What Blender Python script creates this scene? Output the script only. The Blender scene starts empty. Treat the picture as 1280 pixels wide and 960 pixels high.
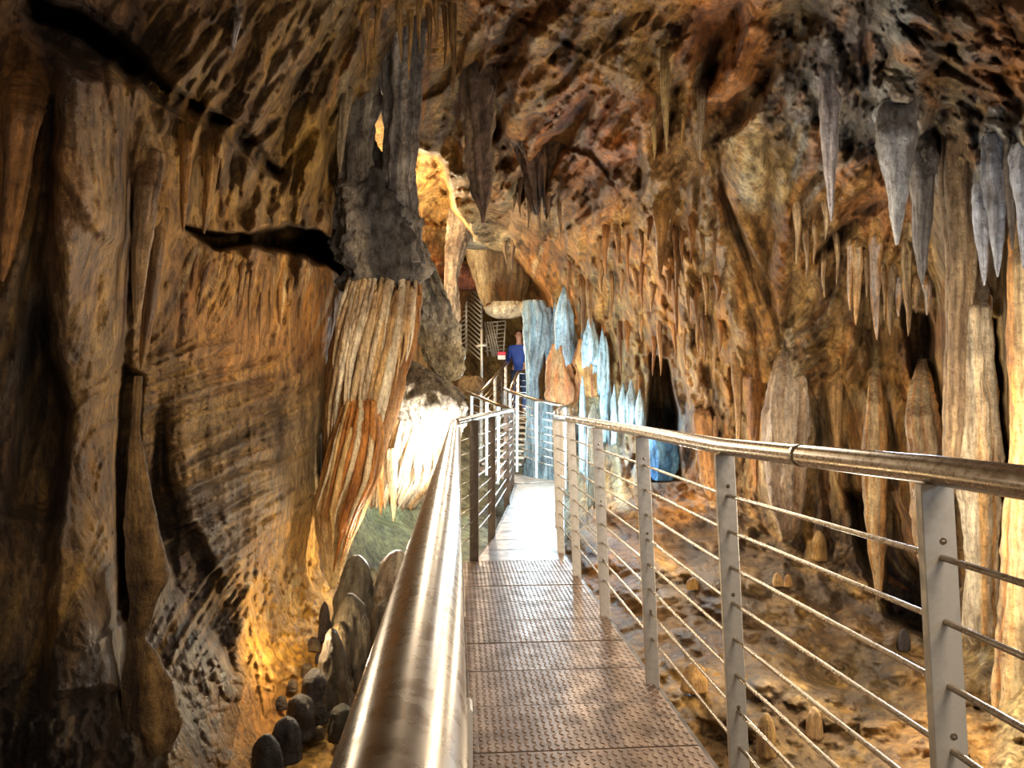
import bpy, bmesh, math, random
import numpy as np
from mathutils import Vector, Matrix

rng = np.random.default_rng(11)
random.seed(11)
scn = bpy.context.scene
COL = scn.collection

# ------------------------------------------------------------------ camera
F = 900.0
PITCH = math.atan(26 / 900.0)
YAW = math.atan(69 / 900.0 * math.cos(PITCH))
CAM = np.array([0.0, 0.0, 1.24])
RT = np.array([math.cos(YAW), -math.sin(YAW), 0.0])
FW = np.array([math.sin(YAW) * math.cos(PITCH), math.cos(YAW) * math.cos(PITCH), math.sin(PITCH)])
UP = np.cross(RT, FW)
FH = np.array([math.sin(YAW), math.cos(YAW), 0.0])
cd = bpy.data.cameras.new('camera')
cam = bpy.data.objects.new('camera', cd)
COL.objects.link(cam)
m = Matrix.Identity(4)
for i in range(3):
    m[i][0], m[i][1], m[i][2], m[i][3] = RT[i], UP[i], -FW[i], CAM[i]
cam.matrix_world = m
cd.sensor_width = 36
cd.lens = F / 1280 * 36
cd.clip_start = 0.02
cd.clip_end = 200
scn.camera = cam


def P(px, py, D):
    """world point seen along pixel (px, py) of the survey photo at forward distance D"""
    px = np.asarray(px, float)[..., None]; py = np.asarray(py, float)[..., None]
    D = np.asarray(D, float)[..., None]
    return CAM + D * (FW + (px - 640) / F * RT - (py - 480) / F * UP)


# ------------------------------------------------------------------ world + lights + exposure
w = bpy.data.worlds.new('world'); scn.world = w; w.use_nodes = True
bg = w.node_tree.nodes['Background']
bg.inputs[0].default_value = (1.0, 0.80, 0.58, 1)
bg.inputs[1].default_value = 0.10
scn.view_settings.view_transform = 'Standard'
scn.view_settings.look = 'None'
scn.view_settings.gamma = 1
scn.view_settings.exposure = 0.72
scn.view_settings.use_curve_mapping = False


def lamp(name, px, py, D, watts, col, r=0.06, kind='POINT', aim=None, cone=70, blend=.6):
    l = bpy.data.lights.new(name, kind)
    l.energy = watts; l.color = col; l.shadow_soft_size = r
    o = bpy.data.objects.new(name, l); COL.objects.link(o)
    p = Vector(P(px, py, D)); o.location = p
    if kind == 'SPOT':
        l.spot_size = math.radians(cone); l.spot_blend = blend
        q = Vector(P(*aim)); o.rotation_euler = (q - p).to_track_quat('-Z', 'Y').to_euler()
    return o


WARM = (1.0, .76, .44); WW = (1.0, .87, .66); WHITE = (1.0, .96, .90); COLD = (.52, .80, 1.0)
lamp('lamp_curtain', 562, 585, 6.75, 130, WHITE, .08, 'SPOT', (520, 520, 7.6), 120, .8)
lamp('lamp_curtain_low', 478, 668, 6.6, 26, WW, .06)
lamp('fill_left_low', 190, 520, 2.5, 7, WW, .1)  # added fill with no visible source, brightens and rakes the upper left wall
lamp('lamp_stalagmites', 380, 790, 5.0, 17, WARM, .05)
lamp('lamp_cold_bridge', 668, 520, 10.4, 120, COLD, .12)
lamp('lamp_cold_low', 715, 560, 9.9, 85, COLD, .1)
lamp('lamp_cold_back', 668, 520, 14.6, 55, COLD, .1)
lamp('lamp_recess_high', 500, 290, 12.3, 210, (1.0, .84, .54), .1)
lamp('lamp_stair', 606, 450, 12.8, 75, WW, .1)
lamp('lamp_floor_right', 1010, 800, 4.6, 16, WW, .08)
lamp('lamp_floor_right_far', 850, 600, 7.4, 55, WW, .1)
lamp('fill_column', 1180, 560, 3.9, 14, WW, .06)  # added fill that brightens the white column
lamp('lamp_wall_right', 1330, 700, 3.2, 60, WW, .1)
lamp('lamp_left_raking', 540, 420, 5.0, 42, WW, .12)
lamp('lamp_roof_warm', 900, 330, 4.4, 42, WW, .25)
lamp('lamp_roof_back', 740, 400, 8.4, 55, WW, .2)
lamp('lamp_sky_blue', 1130, 480, 3.0, 16, (.66, .80, 1.0), .1)
la = bpy.data.lights.new('fill_behind', 'AREA'); la.energy = 34; la.color = (1.0, .86, .68); la.shape = 'DISK'; la.size = .9  # added unseen fill behind the camera, lifts the dark post faces
lo = bpy.data.objects.new('fill_behind', la); COL.objects.link(lo); lo.location = (1.3, -1.8, 2.2)
lo.rotation_euler = (Vector((.9, 4, .3)) - lo.location).to_track_quat('-Z', 'Y').to_euler()


lc = bpy.data.lights.new('fill_cold_near', 'POINT'); lc.energy = 9; lc.color = (.55, .75, 1.0); lc.shadow_soft_size = .12  # added unseen cold fill, tints the near post and rails blue
lo = bpy.data.objects.new('fill_cold_near', lc); COL.objects.link(lo); lo.location = (1.9, -.9, 1.5)


# ------------------------------------------------------------------ helpers
def tag(o, label=None, cat=None, group=None, kind=None):
    if label: o['label'] = label
    if cat: o['category'] = cat
    if group: o['group'] = group
    if kind: o['kind'] = kind
    return o


def empty(name, loc=(0, 0, 0)):
    o = bpy.data.objects.new(name, None); COL.objects.link(o); o.location = loc
    o.empty_display_size = .1
    return o


def link_mesh(name, me, mat, parent=None):
    o = bpy.data.objects.new(name, me); COL.objects.link(o)
    if mat: me.materials.clear(); me.materials.append(mat)
    if parent:
        o.parent = parent; o.location = -parent.location
    return o


def np_mesh(name, V, Q, C=None, smooth=True):
    """mesh from an array of vertices and an array of quads (a repeated last index makes a triangle)"""
    me = bpy.data.meshes.new(name)
    V = np.asarray(V, np.float32); Q = np.asarray(Q, np.int64)
    me.vertices.add(len(V)); me.vertices.foreach_set('co', V.ravel())
    tri = Q[:, 3] == Q[:, 2]
    qs = Q[~tri]; ts = Q[tri][:, :3]
    loops = np.concatenate([qs.ravel(), ts.ravel()])
    starts = np.concatenate([np.arange(len(qs)) * 4, len(qs) * 4 + np.arange(len(ts)) * 3])
    me.loops.add(len(loops)); me.loops.foreach_set('vertex_index', loops.astype(np.int32))
    me.polygons.add(len(starts)); me.polygons.foreach_set('loop_start', starts.astype(np.int32))
    me.update(calc_edges=True)
    me.polygons.foreach_set('use_smooth', np.full(len(starts), smooth))
    if C is not None:
        a = me.color_attributes.new('Col', 'FLOAT_COLOR', 'POINT')
        c4 = np.ones((len(V), 4), np.float32); c4[:, :3] = C
        a.data.foreach_set('color', c4.ravel())
    me.validate()
    return me


def srgb(c):
    c = np.asarray(c, float)
    if c.max() > 1.001: c = c / 255.
    return np.where(c <= .04045, c / 12.92, ((c + .055) / 1.055) ** 2.4)


def _h(ix, iy, iz, s):
    n = (ix * 374761393 + iy * 668265263 + iz * 2147483647 + s * 1274126177) & 0xFFFFFFFF
    n = ((n ^ (n >> 13)) * 1274126177) & 0xFFFFFFFF
    n = (n ^ (n >> 16)) & 0xFFFF
    return n / 65535.0


def vnoise(p, s=0):
    i = np.floor(p).astype(np.int64); f = p - i; f = f * f * (3 - 2 * f)
    x, y, z = i[..., 0], i[..., 1], i[..., 2]
    fx, fy, fz = f[..., 0], f[..., 1], f[..., 2]
    def L(a, b, t): return a + (b - a) * t
    r = []
    for dz in (0, 1):
        a = L(_h(x, y, z + dz, s), _h(x + 1, y, z + dz, s), fx)
        b = L(_h(x, y + 1, z + dz, s), _h(x + 1, y + 1, z + dz, s), fx)
        r.append(L(a, b, fy))
    return L(r[0], r[1], fz) * 2 - 1


def fbm(p, octv=4, s=0, gain=.5, ridge=False):
    a = 1.; t = 0.; n = 0.
    for k in range(octv):
        v = vnoise(p * (2.03 ** k) + 17.3 * k, s + k)
        if ridge: v = 1 - 2 * np.abs(v)
        t = t + a * v; n += a; a *= gain
    return t / n


# ------------------------------------------------------------------ materials
def new_mat(name):
    mt = bpy.data.materials.new(name); mt.use_nodes = True
    nt = mt.node_tree; nt.nodes.clear()
    out = nt.nodes.new('ShaderNodeOutputMaterial'); b = nt.nodes.new('ShaderNodeBsdfPrincipled')
    nt.links.new(b.outputs[0], out.inputs[0])
    return mt, nt, b


def nn(nt, typ, **kw):
    n = nt.nodes.new(typ)
    for k, v in kw.items():
        if hasattr(n, k): setattr(n, k, v)
        else: n.inputs[k].default_value = v
    return n


def noise_node(nt, vec, scale, detail=6, rough=.6, dist=0.):
    n = nn(nt, 'ShaderNodeTexNoise'); n.inputs['Scale'].default_value = scale
    n.inputs['Detail'].default_value = detail; n.inputs['Roughness'].default_value = rough
    n.inputs['Distortion'].default_value = dist
    nt.links.new(vec, n.inputs['Vector']); return n.outputs[0]


def ramp(nt, fac, stops):
    r = nn(nt, 'ShaderNodeValToRGB'); e = r.color_ramp.elements
    while len(e) < len(stops): e.new(.5)
    for k, (p, c) in enumerate(stops):
        e[k].position = p; e[k].color = (*c, 1) if hasattr(c, '__len__') else (c, c, c, 1)
    nt.links.new(fac, r.inputs[0]); return r.outputs[0]


def mul(nt, a, b, f=1.0):
    x = nn(nt, 'ShaderNodeMix', data_type='RGBA', blend_type='MULTIPLY')
    x.inputs[0].default_value = f
    nt.links.new(a, x.inputs[6]); nt.links.new(b, x.inputs[7]); return x.outputs[2]


def math_node(nt, op, a, b):
    x = nn(nt, 'ShaderNodeMath', operation=op)
    for k, v in enumerate((a, b)):
        if isinstance(v, (int, float)): x.inputs[k].default_value = v
        else: nt.links.new(v, x.inputs[k])
    return x.outputs[0]


def rock_mat(name, streak=(4.5, 4.5, 1.1), fine=14, bump=.8, dist=.05, rough=(.38, .75), contrast=1.0):
    mt, nt, b = new_mat(name)
    geo = nn(nt, 'ShaderNodeNewGeometry')
    at = nn(nt, 'ShaderNodeAttribute'); at.attribute_name = 'Col'
    mp = nn(nt, 'ShaderNodeMapping'); mp.inputs['Scale'].default_value = streak
    nt.links.new(geo.outputs['Position'], mp.inputs[0])
    s = noise_node(nt, mp.outputs[0], 1.0, 9, .68, .15)
    mp2 = nn(nt, 'ShaderNodeMapping'); mp2.inputs['Scale'].default_value = tuple(v * k_ for v, k_ in zip(streak, (5.5, 5.5, 3.6)))
    nt.links.new(geo.outputs['Position'], mp2.inputs[0])
    s2 = noise_node(nt, mp2.outputs[0], 1.0, 6, .7, .2)
    g = noise_node(nt, geo.outputs['Position'], fine, 7, .74, .1)
    h = noise_node(nt, geo.outputs['Position'], 1.3, 6, .62, .3)
    lo = 1 - .66 * contrast
    c1 = ramp(nt, s, [(.34, (lo * .9, lo * .78, lo * .68)), (.5, .86), (.64, (1.25, 1.22, 1.14))])
    c4 = ramp(nt, s2, [(.36, (.46, .40, .36)), (.5, .96), (.64, (1.25, 1.23, 1.2))])
    c2 = ramp(nt, g, [(.36, (.50, .46, .44)), (.52, 1.0), (.68, 1.2)])
    c3 = ramp(nt, h, [(.36, (.62, .54, .48)), (.5, (1.0, .97, .92)), (.62, (1.12, 1.11, 1.08))])
    c = mul(nt, at.outputs[0], c1); c = mul(nt, c, c4, min(1, contrast)); c = mul(nt, c, c2, .8 * min(1, contrast + .1)); c = mul(nt, c, c3)
    nt.links.new(c, b.inputs['Base Color'])
    rr = ramp(nt, g, [(.35, rough[0]), (.65, rough[1])]); nt.links.new(rr, b.inputs['Roughness'])
    b.inputs['Specular IOR Level'].default_value = .45
    mx = math_node(nt, 'ADD', math_node(nt, 'ADD', math_node(nt, 'MULTIPLY', s, .8), math_node(nt, 'MULTIPLY', s2, .5)), math_node(nt, 'MULTIPLY', g, .8))
    bp = nn(nt, 'ShaderNodeBump'); bp.inputs['Strength'].default_value = bump; bp.inputs['Distance'].default_value = dist
    nt.links.new(mx, bp.inputs['Height']); nt.links.new(bp.outputs[0], b.inputs['Normal'])
    return mt


ROCK = rock_mat('rock_wall', streak=(3.4, 3.4, 1.7), bump=1.0, dist=.075)
ROOF = rock_mat('roof_rock', streak=(4.2, 4.2, 3.6), fine=17, bump=1.0, dist=.07)
SPECK = rock_mat('speckled_rock', streak=(7, 7, 4), fine=30, bump=1.0, dist=.06, contrast=1.1)
CALC = rock_mat('calcite', streak=(9, 9, 1.6), fine=26, bump=.9, dist=.035, rough=(.25, .6), contrast=.75)
GROUND = rock_mat('cave_mud', streak=(2.5, 2.5, 4), fine=11, bump=.8, dist=.06, rough=(.3, .7))


def metal(name, col, rough, scr=60, bump=.012, spots=0.0, metallic=1.0):
    mt, nt, b = new_mat(name)
    geo = nn(nt, 'ShaderNodeNewGeometry')
    g = noise_node(nt, geo.outputs['Position'], scr, 4, .6)
    c = ramp(nt, g, [(.3, tuple(v * (1 - spots) for v in col)), (.6, col)])
    nt.links.new(c, b.inputs['Base Color']); b.inputs['Metallic'].default_value = metallic
    rr = ramp(nt, g, [(.3, rough * 1.35), (.7, rough * .8)]); nt.links.new(rr, b.inputs['Roughness'])
    bp = nn(nt, 'ShaderNodeBump'); bp.inputs['Strength'].default_value = bump; bp.inputs['Distance'].default_value = .004
    nt.links.new(g, bp.inputs['Height']); nt.links.new(bp.outputs[0], b.inputs['Normal'])
    return mt


STEEL = metal('brushed_stainless_steel', (.40, .335, .265), .27)
STEELP = metal('satin_steel_plate', (.70, .64, .56), .5, 40, spots=.18, metallic=.55)
DECK = metal('worn_deck_plate', (.34, .235, .17), .40, 9, .15, .5, .75)
BEAM = metal('dark_steel_beam', (.16, .13, .11), .5, 12, .1, .3)


def plain(name, col, rough=.6, spec=.4):
    mt, nt, b = new_mat(name)
    geo = nn(nt, 'ShaderNodeNewGeometry')
    g = noise_node(nt, geo.outputs['Position'], 22, 4, .6)
    c = ramp(nt, g, [(.3, tuple(v * .78 for v in col)), (.65, col)])
    nt.links.new(c, b.inputs['Base Color']); b.inputs['Roughness'].default_value = rough
    b.inputs['Specular IOR Level'].default_value = spec
    return mt


# ================================================================== THE CAVE SHELL
STEP = 1.9
xs = np.concatenate([np.arange(-330, -10, 9.), np.arange(-10, 1290, STEP), np.arange(1291, 1640, 9.)])
ys = np.concatenate([np.arange(-300, -10, 9.), np.arange(-10, 970, STEP), np.arange(971, 1330, 9.)])
NX, NY = len(xs), len(ys)


def tps(ctrl, log=True):
    c = np.array(ctrl, float); x = c[:, :2] / 400.; v = np.log(c[:, 2:]) if log else c[:, 2:]
    n = len(x)
    def U(r2): return np.where(r2 < 1e-12, 0, .5 * r2 * np.log(np.maximum(r2, 1e-12)))
    d2 = ((x[:, None] - x[None]) ** 2).sum(-1)
    A = np.zeros((n + 3, n + 3)); A[:n, :n] = U(d2) + np.eye(n) * .004
    A[:n, n] = 1; A[:n, n + 1:] = x; A[n, :n] = 1; A[n + 1:, :n] = x.T
    B = np.zeros((n + 3, v.shape[1])); B[:n] = v
    W = np.linalg.solve(A, B)
    cx = np.arange(-340, 1660, 14.); cy = np.arange(-310, 1350, 14.)
    X, Y = np.meshgrid(cx / 400, cy / 400)
    q = np.stack([X.ravel(), Y.ravel()], 1)
    K = U(((q[:, None] - x[None]) ** 2).sum(-1))
    R = (K @ W[:n] + W[n] + q @ W[n + 1:]).reshape(len(cy), len(cx), -1)
    return cx, cy, R


def bilerp(cx, cy, R, gx, gy):
    fx = np.clip((gx - cx[0]) / (cx[1] - cx[0]), 0, len(cx) - 1.001); fy = np.clip((gy - cy[0]) / (cy[1] - cy[0]), 0, len(cy) - 1.001)
    ix = fx.astype(int); iy = fy.astype(int); tx = (fx - ix)[..., None]; ty = (fy - iy)[..., None]
    return (R[iy, ix] * (1 - tx) + R[iy, ix + 1] * tx) * (1 - ty) + (R[iy + 1, ix] * (1 - tx) + R[iy + 1, ix + 1] * tx) * ty


# forward distance of the rock along survey directions (metres)
DC = [(-320, -280, 2.0), (-320, 300, 2.0), (-320, 900, 1.7), (-320, 1300, 1.6), (0, -280, 2.6), (0, 60, 3.0), (0, 300, 3.0), (0, 600, 3.0),
      (0, 900, 2.8), (0, 1300, 2.2), (110, 300, 3.3), (110, 800, 3.1), (220, 120, 4.0), (230, 350, 4.4), (200, 560, 4.2), (210, 800, 3.7), (240, 940, 3.5),
      (300, 0, 4.2), (300, 150, 4.6), (300, 260, 5.0), (300, 330, 4.8), (320, 500, 5.2), (320, 700, 5.2), (310, 850, 4.6), (290, 1000, 3.6),
      (400, 100, 5.6), (390, 240, 6.1), (410, 350, 6.6), (400, 500, 6.6), (400, 620, 6.6), (380, 720, 6.4), (350, 800, 5.6), (340, 900, 4.9), (330, 1050, 3.9),
      (300, -280, 3.0), (640, -280, 3.2), (1000, -280, 3.2), (1300, -280, 2.8), (1640, -280, 2.4),
      (440, 0, 5.4), (470, 100, 6.6), (540, 0, 6.2), (560, 130, 8.5), (640, 0, 5.6), (640, 120, 7.4), (640, 230, 10.0), (620, 300, 13),
      (700, 60, 5.8), (700, 200, 8.2), (700, 300, 10.5), (700, 380, 12.5), (720, 470, 12.6), (700, 560, 13), (640, 600, 13),
      (760, 300, 9.3), (780, 420, 10.6), (780, 520, 10.8), (840, 100, 5.6), (840, 230, 7.0), (840, 350, 8.2), (850, 500, 9.3), (850, 580, 9.4),
      (920, 40, 4.8), (930, 200, 6.2), (940, 400, 7.4), (940, 560, 8.0), (1000, 0, 4.2), (1020, 150, 5.2), (1020, 300, 6.2), (1020, 450, 6.9), (1010, 600, 7.6),
      (1130, 30, 3.9), (1120, 200, 5.0), (1110, 350, 6.0), (1110, 450, 6.2), (1100, 600, 6.2), (1130, 700, 6.0), (1210, 150, 4.3), (1220, 300, 4.7), (1210, 600, 5.0), (1220, 750, 5.0),
      (1280, 0, 3.4), (1280, 200, 4.0), (1280, 500, 4.4), (1280, 800, 4.3), (1640, 100, 2.6), (1640, 600, 3.0), (1640, 1000, 2.6),
      # ground
      (480, 620, 10.0), (500, 660, 9.3), (470, 720, 8.0), (450, 800, 6.3), (420, 870, 5.3), (400, 950, 4.5), (560, 720, 8.4), (600, 850, 5.4), (600, 960, 4.4), (600, 1300, 2.3),
      (400, 1300, 2.4), (800, 1300, 2.3), (1200, 1300, 2.2), (700, 640, 11), (730, 640, 9.8), (760, 700, 8.0), (860, 620, 9.0), (960, 640, 7.9), (900, 740, 6.6), (850, 850, 5.1), (800, 950, 4.3),
      (1060, 690, 6.9), (1140, 790, 5.7), (1000, 850, 4.9), (1000, 950, 4.1), (1100, 950, 3.9), (1200, 900, 4.1), (1280, 960, 3.6), (1500, 1300, 2.0)]
tx_, ty_, tR = tps(DC)
GX, GY = np.meshgrid(xs, ys)
D0 = np.exp(bilerp(tx_, ty_, tR, GX, GY)[..., 0])


def ix(v): return int(np.searchsorted(xs, v))
def iy(v): return int(np.searchsorted(ys, v))


def sdf_poly(X, Y, poly):
    """signed distance, positive inside"""
    d = np.full(X.shape, 1e9); ins = np.zeros(X.shape, bool)
    n = len(poly)
    for k in range(n):
        x0, y0 = poly[k]; x1, y1 = poly[(k + 1) % n]
        ex, ey = x1 - x0, y1 - y0
        t = np.clip(((X - x0) * ex + (Y - y0) * ey) / (ex * ex + ey * ey + 1e-9), 0, 1)
        d = np.minimum(d, np.hypot(X - x0 - t * ex, Y - y0 - t * ey))
        if y0 != y1:
            c = ((y0 > Y) != (y1 > Y)) & (X < (x1 - x0) * (Y - y0) / (y1 - y0) + x0)
            ins ^= c
    return np.where(ins, d, -d)


def smooth(t): t = np.clip(t, 0, 1); return t * t * (3 - 2 * t)


# organic warp so that region borders are ragged
WX = 9 * fbm(np.stack([GX / 34, GY / 34, GX * 0], -1), 3, 5); WY = 9 * fbm(np.stack([GX / 34, GY / 34, GX * 0 + 9], -1), 3, 6)


def region(poly, setD=None, add=None, soft=10, warp=1.0):
    s = sdf_poly(GX + WX * warp, GY + WY * warp, poly)
    a = smooth(s / soft + .5)
    global D0
    if setD is not None:
        t = setD(GX, GY) if callable(setD) else setD
        D0 = D0 * (1 - a) + t * a
    else:
        D0 = D0 + a * add
    return a


# deep recess behind the hanging pillars, reaching back to the far stairs
RC = [(440, 150), (462, 120), (505, 120), (520, 188), (548, 196), (560, 215), (562, 260), (590, 300), (640, 320), (668, 350), (690, 372), (700, 470), (712, 560),
      (700, 610), (600, 630), (520, 668), (470, 650), (470, 560), (500, 430), (470, 350), (430, 300)]
rcx, rcy, rR = tps([(430, 100, 10), (480, 60, 10), (470, 200, 12), (545, 150, 11), (545, 250, 14), (540, 340, 14.6), (600, 300, 16.5), (620, 400, 19), (650, 450, 19),
                    (600, 500, 18), (690, 400, 15), (690, 560, 14), (560, 600, 13.5), (500, 640, 11), (480, 500, 12), (470, 350, 12), (640, 300, 15), (640, 560, 16)])
recess_a = region(RC, setD=lambda X, Y: np.exp(bilerp(rcx, rcy, rR, X, Y)[..., 0]), soft=9)
# ledges and overhangs
LEDGE = region([(232, 284), (300, 292), (360, 284), (400, 292), (432, 318), (428, 345), (380, 318), (320, 311), (262, 305)], add=2.6, soft=9, warp=1.2)
region([(30, -20), (90, 8), (150, 44), (185, 86), (180, 104), (140, 96), (90, 84), (40, 40)], add=.5, soft=26, warp=.6)
region([(60, 78), (140, 70), (200, 100), (330, 200), (350, 230), (240, 190), (240, 290), (130, 300), (60, 200)], add=-.12, soft=22)
region([(815, 445), (834, 450), (846, 520), (850, 600), (806, 600), (812, 520)], add=2.6, soft=7, warp=.3)       # dark niche
region([(880, 20), (930, 0), (925, 50), (895, 100), (872, 120), (868, 70)], add=.55, soft=30)
region([(962, 20), (1000, -10), (1030, 20), (985, 60), (950, 120), (905, 155), (890, 140), (930, 100)], add=.5, soft=30)
region([(640, 230), (700, 150), (740, 110), (735, 150), (690, 210), (650, 250)], add=1.0, soft=18)
region([(590, 120), (625, 60), (650, 10), (680, 0), (650, 90), (620, 170)], add=.8, soft=16)
region([(1060, 620), (1110, 610), (1130, 690), (1165, 730), (1160, 800), (1110, 770), (1080, 700)], add=1.0, soft=18)
region([(1228, 390), (1246, 400), (1262, 600), (1280, 760), (1250, 760), (1240, 560)], add=.7, soft=10, warp=.4)
region([(1130, 385), (1160, 395), (1172, 480), (1190, 560), (1168, 540), (1140, 470)], add=.8, soft=12, warp=.5)

region([(72, 70), (150, 70), (158, 200), (152, 400), (140, 560), (142, 700), (150, 860), (60, 880), (70, 640), (84, 520), (50, 380), (66, 200)], add=-.30, soft=26, warp=.5)
region([(156, 460), (176, 470), (168, 580), (160, 660), (166, 720), (148, 760), (144, 560)], add=.45, soft=14, warp=.3)
region([(54, 250), (74, 320), (70, 430), (86, 540), (60, 640), (10, 640), (30, 500), (40, 360)], add=.28, soft=30, warp=.6)
region([(205, 500), (212, 600), (250, 680), (300, 760), (290, 830), (240, 780), (205, 720), (186, 640), (192, 540)], add=.3, soft=26, warp=.8)
region([(30, -10), (110, 22), (180, 80), (240, 120), (300, 156), (352, 212), (348, 228), (290, 180), (228, 142), (172, 106), (96, 46), (20, 14)], add=.34, soft=11, warp=.8)
A = np.zeros_like(D0); B = np.zeros_like(D0)

# colour controls (sRGB): rock colour, partly with warm and blue light mixed in
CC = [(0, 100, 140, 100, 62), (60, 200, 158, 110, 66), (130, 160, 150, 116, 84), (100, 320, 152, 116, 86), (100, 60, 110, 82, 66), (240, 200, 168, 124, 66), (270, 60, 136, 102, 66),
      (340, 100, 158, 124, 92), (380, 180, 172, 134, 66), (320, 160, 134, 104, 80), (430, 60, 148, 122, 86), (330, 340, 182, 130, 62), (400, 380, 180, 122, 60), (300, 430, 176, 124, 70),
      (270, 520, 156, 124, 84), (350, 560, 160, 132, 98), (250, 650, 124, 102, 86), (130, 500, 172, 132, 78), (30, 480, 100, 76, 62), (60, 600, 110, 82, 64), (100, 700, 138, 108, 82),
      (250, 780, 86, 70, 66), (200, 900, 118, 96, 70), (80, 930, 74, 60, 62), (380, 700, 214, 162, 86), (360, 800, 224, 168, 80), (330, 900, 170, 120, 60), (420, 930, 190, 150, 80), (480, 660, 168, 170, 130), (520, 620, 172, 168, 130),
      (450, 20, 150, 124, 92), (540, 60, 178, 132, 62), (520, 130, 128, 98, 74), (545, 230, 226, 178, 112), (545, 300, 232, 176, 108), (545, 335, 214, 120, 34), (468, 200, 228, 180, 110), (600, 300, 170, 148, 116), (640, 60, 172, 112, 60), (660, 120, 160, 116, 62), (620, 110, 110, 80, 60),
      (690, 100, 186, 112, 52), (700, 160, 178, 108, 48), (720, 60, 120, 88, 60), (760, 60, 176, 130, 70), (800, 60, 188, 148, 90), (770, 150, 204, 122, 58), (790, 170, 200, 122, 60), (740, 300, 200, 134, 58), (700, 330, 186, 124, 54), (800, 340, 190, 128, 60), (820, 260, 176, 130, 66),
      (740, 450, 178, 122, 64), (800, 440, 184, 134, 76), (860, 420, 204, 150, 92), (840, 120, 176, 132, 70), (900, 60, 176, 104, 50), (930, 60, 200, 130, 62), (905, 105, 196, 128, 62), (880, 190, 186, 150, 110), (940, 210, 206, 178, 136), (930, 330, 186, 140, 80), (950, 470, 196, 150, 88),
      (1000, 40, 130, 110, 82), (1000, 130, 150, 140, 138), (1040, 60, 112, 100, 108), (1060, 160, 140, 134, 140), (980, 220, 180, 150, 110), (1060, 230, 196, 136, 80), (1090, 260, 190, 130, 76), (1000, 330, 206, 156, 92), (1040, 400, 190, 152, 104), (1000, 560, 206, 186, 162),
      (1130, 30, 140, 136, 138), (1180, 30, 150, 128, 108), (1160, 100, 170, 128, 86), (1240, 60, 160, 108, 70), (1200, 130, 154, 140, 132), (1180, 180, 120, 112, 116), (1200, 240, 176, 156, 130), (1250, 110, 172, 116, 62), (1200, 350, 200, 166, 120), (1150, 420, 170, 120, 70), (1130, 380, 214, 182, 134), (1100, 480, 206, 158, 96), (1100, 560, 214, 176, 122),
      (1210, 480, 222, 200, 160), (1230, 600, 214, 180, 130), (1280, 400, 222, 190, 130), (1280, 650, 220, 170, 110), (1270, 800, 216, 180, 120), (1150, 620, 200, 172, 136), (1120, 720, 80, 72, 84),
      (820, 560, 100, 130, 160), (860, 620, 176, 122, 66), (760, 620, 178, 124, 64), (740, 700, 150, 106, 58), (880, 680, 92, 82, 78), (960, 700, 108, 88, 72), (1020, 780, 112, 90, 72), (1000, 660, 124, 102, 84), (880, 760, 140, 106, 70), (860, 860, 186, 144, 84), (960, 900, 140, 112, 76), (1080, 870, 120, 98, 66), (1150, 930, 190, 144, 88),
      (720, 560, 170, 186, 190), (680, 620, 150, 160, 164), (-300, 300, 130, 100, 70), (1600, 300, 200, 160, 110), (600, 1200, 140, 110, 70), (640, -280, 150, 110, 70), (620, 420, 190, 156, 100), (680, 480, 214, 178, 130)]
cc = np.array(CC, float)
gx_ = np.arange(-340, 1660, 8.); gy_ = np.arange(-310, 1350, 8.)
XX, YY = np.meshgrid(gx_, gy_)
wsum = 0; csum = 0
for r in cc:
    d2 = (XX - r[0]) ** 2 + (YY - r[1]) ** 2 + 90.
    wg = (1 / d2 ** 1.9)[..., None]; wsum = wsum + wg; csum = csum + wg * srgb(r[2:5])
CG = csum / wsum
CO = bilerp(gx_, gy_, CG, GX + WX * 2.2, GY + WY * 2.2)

# flow direction of drips / strata (degrees in picture: 90 = straight down, 0 = level)
FC = [(60, 200, 95), (60, 600, 92), (130, 850, 100), (250, 60, 125), (320, 130, 128), (400, 60, 118), (400, 160, 112), (430, 200, 100), (250, 220, 92), (330, 260, 100), (260, 350, 118), (340, 350, 96), (420, 380, 112),
      (300, 450, 165), (220, 500, 165), (320, 560, 160), (250, 640, 155), (360, 620, 150), (250, 760, 120), (400, 700, 110), (500, 100, 92), (560, 60, 95), (640, 60, 130), (700, 150, 130), (770, 120, 118), (800, 200, 115), (740, 320, 92),
      (840, 100, 118), (900, 90, 122), (930, 200, 95), (930, 400, 82), (860, 400, 84), (980, 300, 95), (1020, 100, 100), (1060, 240, 135), (1020, 430, 150), (1100, 400, 92), (1100, 550, 80), (1180, 80, 30), (1250, 60, 25), (1200, 250, 90), (1250, 500, 86), (1000, 600, 88), (720, 450, 90),
      (550, 280, 10), (900, 700, 10), (1000, 800, 20), (850, 850, 30), (1100, 850, 20), (500, 650, 5), (420, 850, 70)]
fc = np.array(FC, float)


def flow(px, py):
    d2 = (fc[:, 0] - px) ** 2 + (fc[:, 1] - py) ** 2 + 300
    wt = 1 / d2 ** 1.6
    a = np.radians(fc[:, 2] * 2)
    return .5 * math.atan2((wt * np.sin(a)).sum(), (wt * np.cos(a)).sum())


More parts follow.
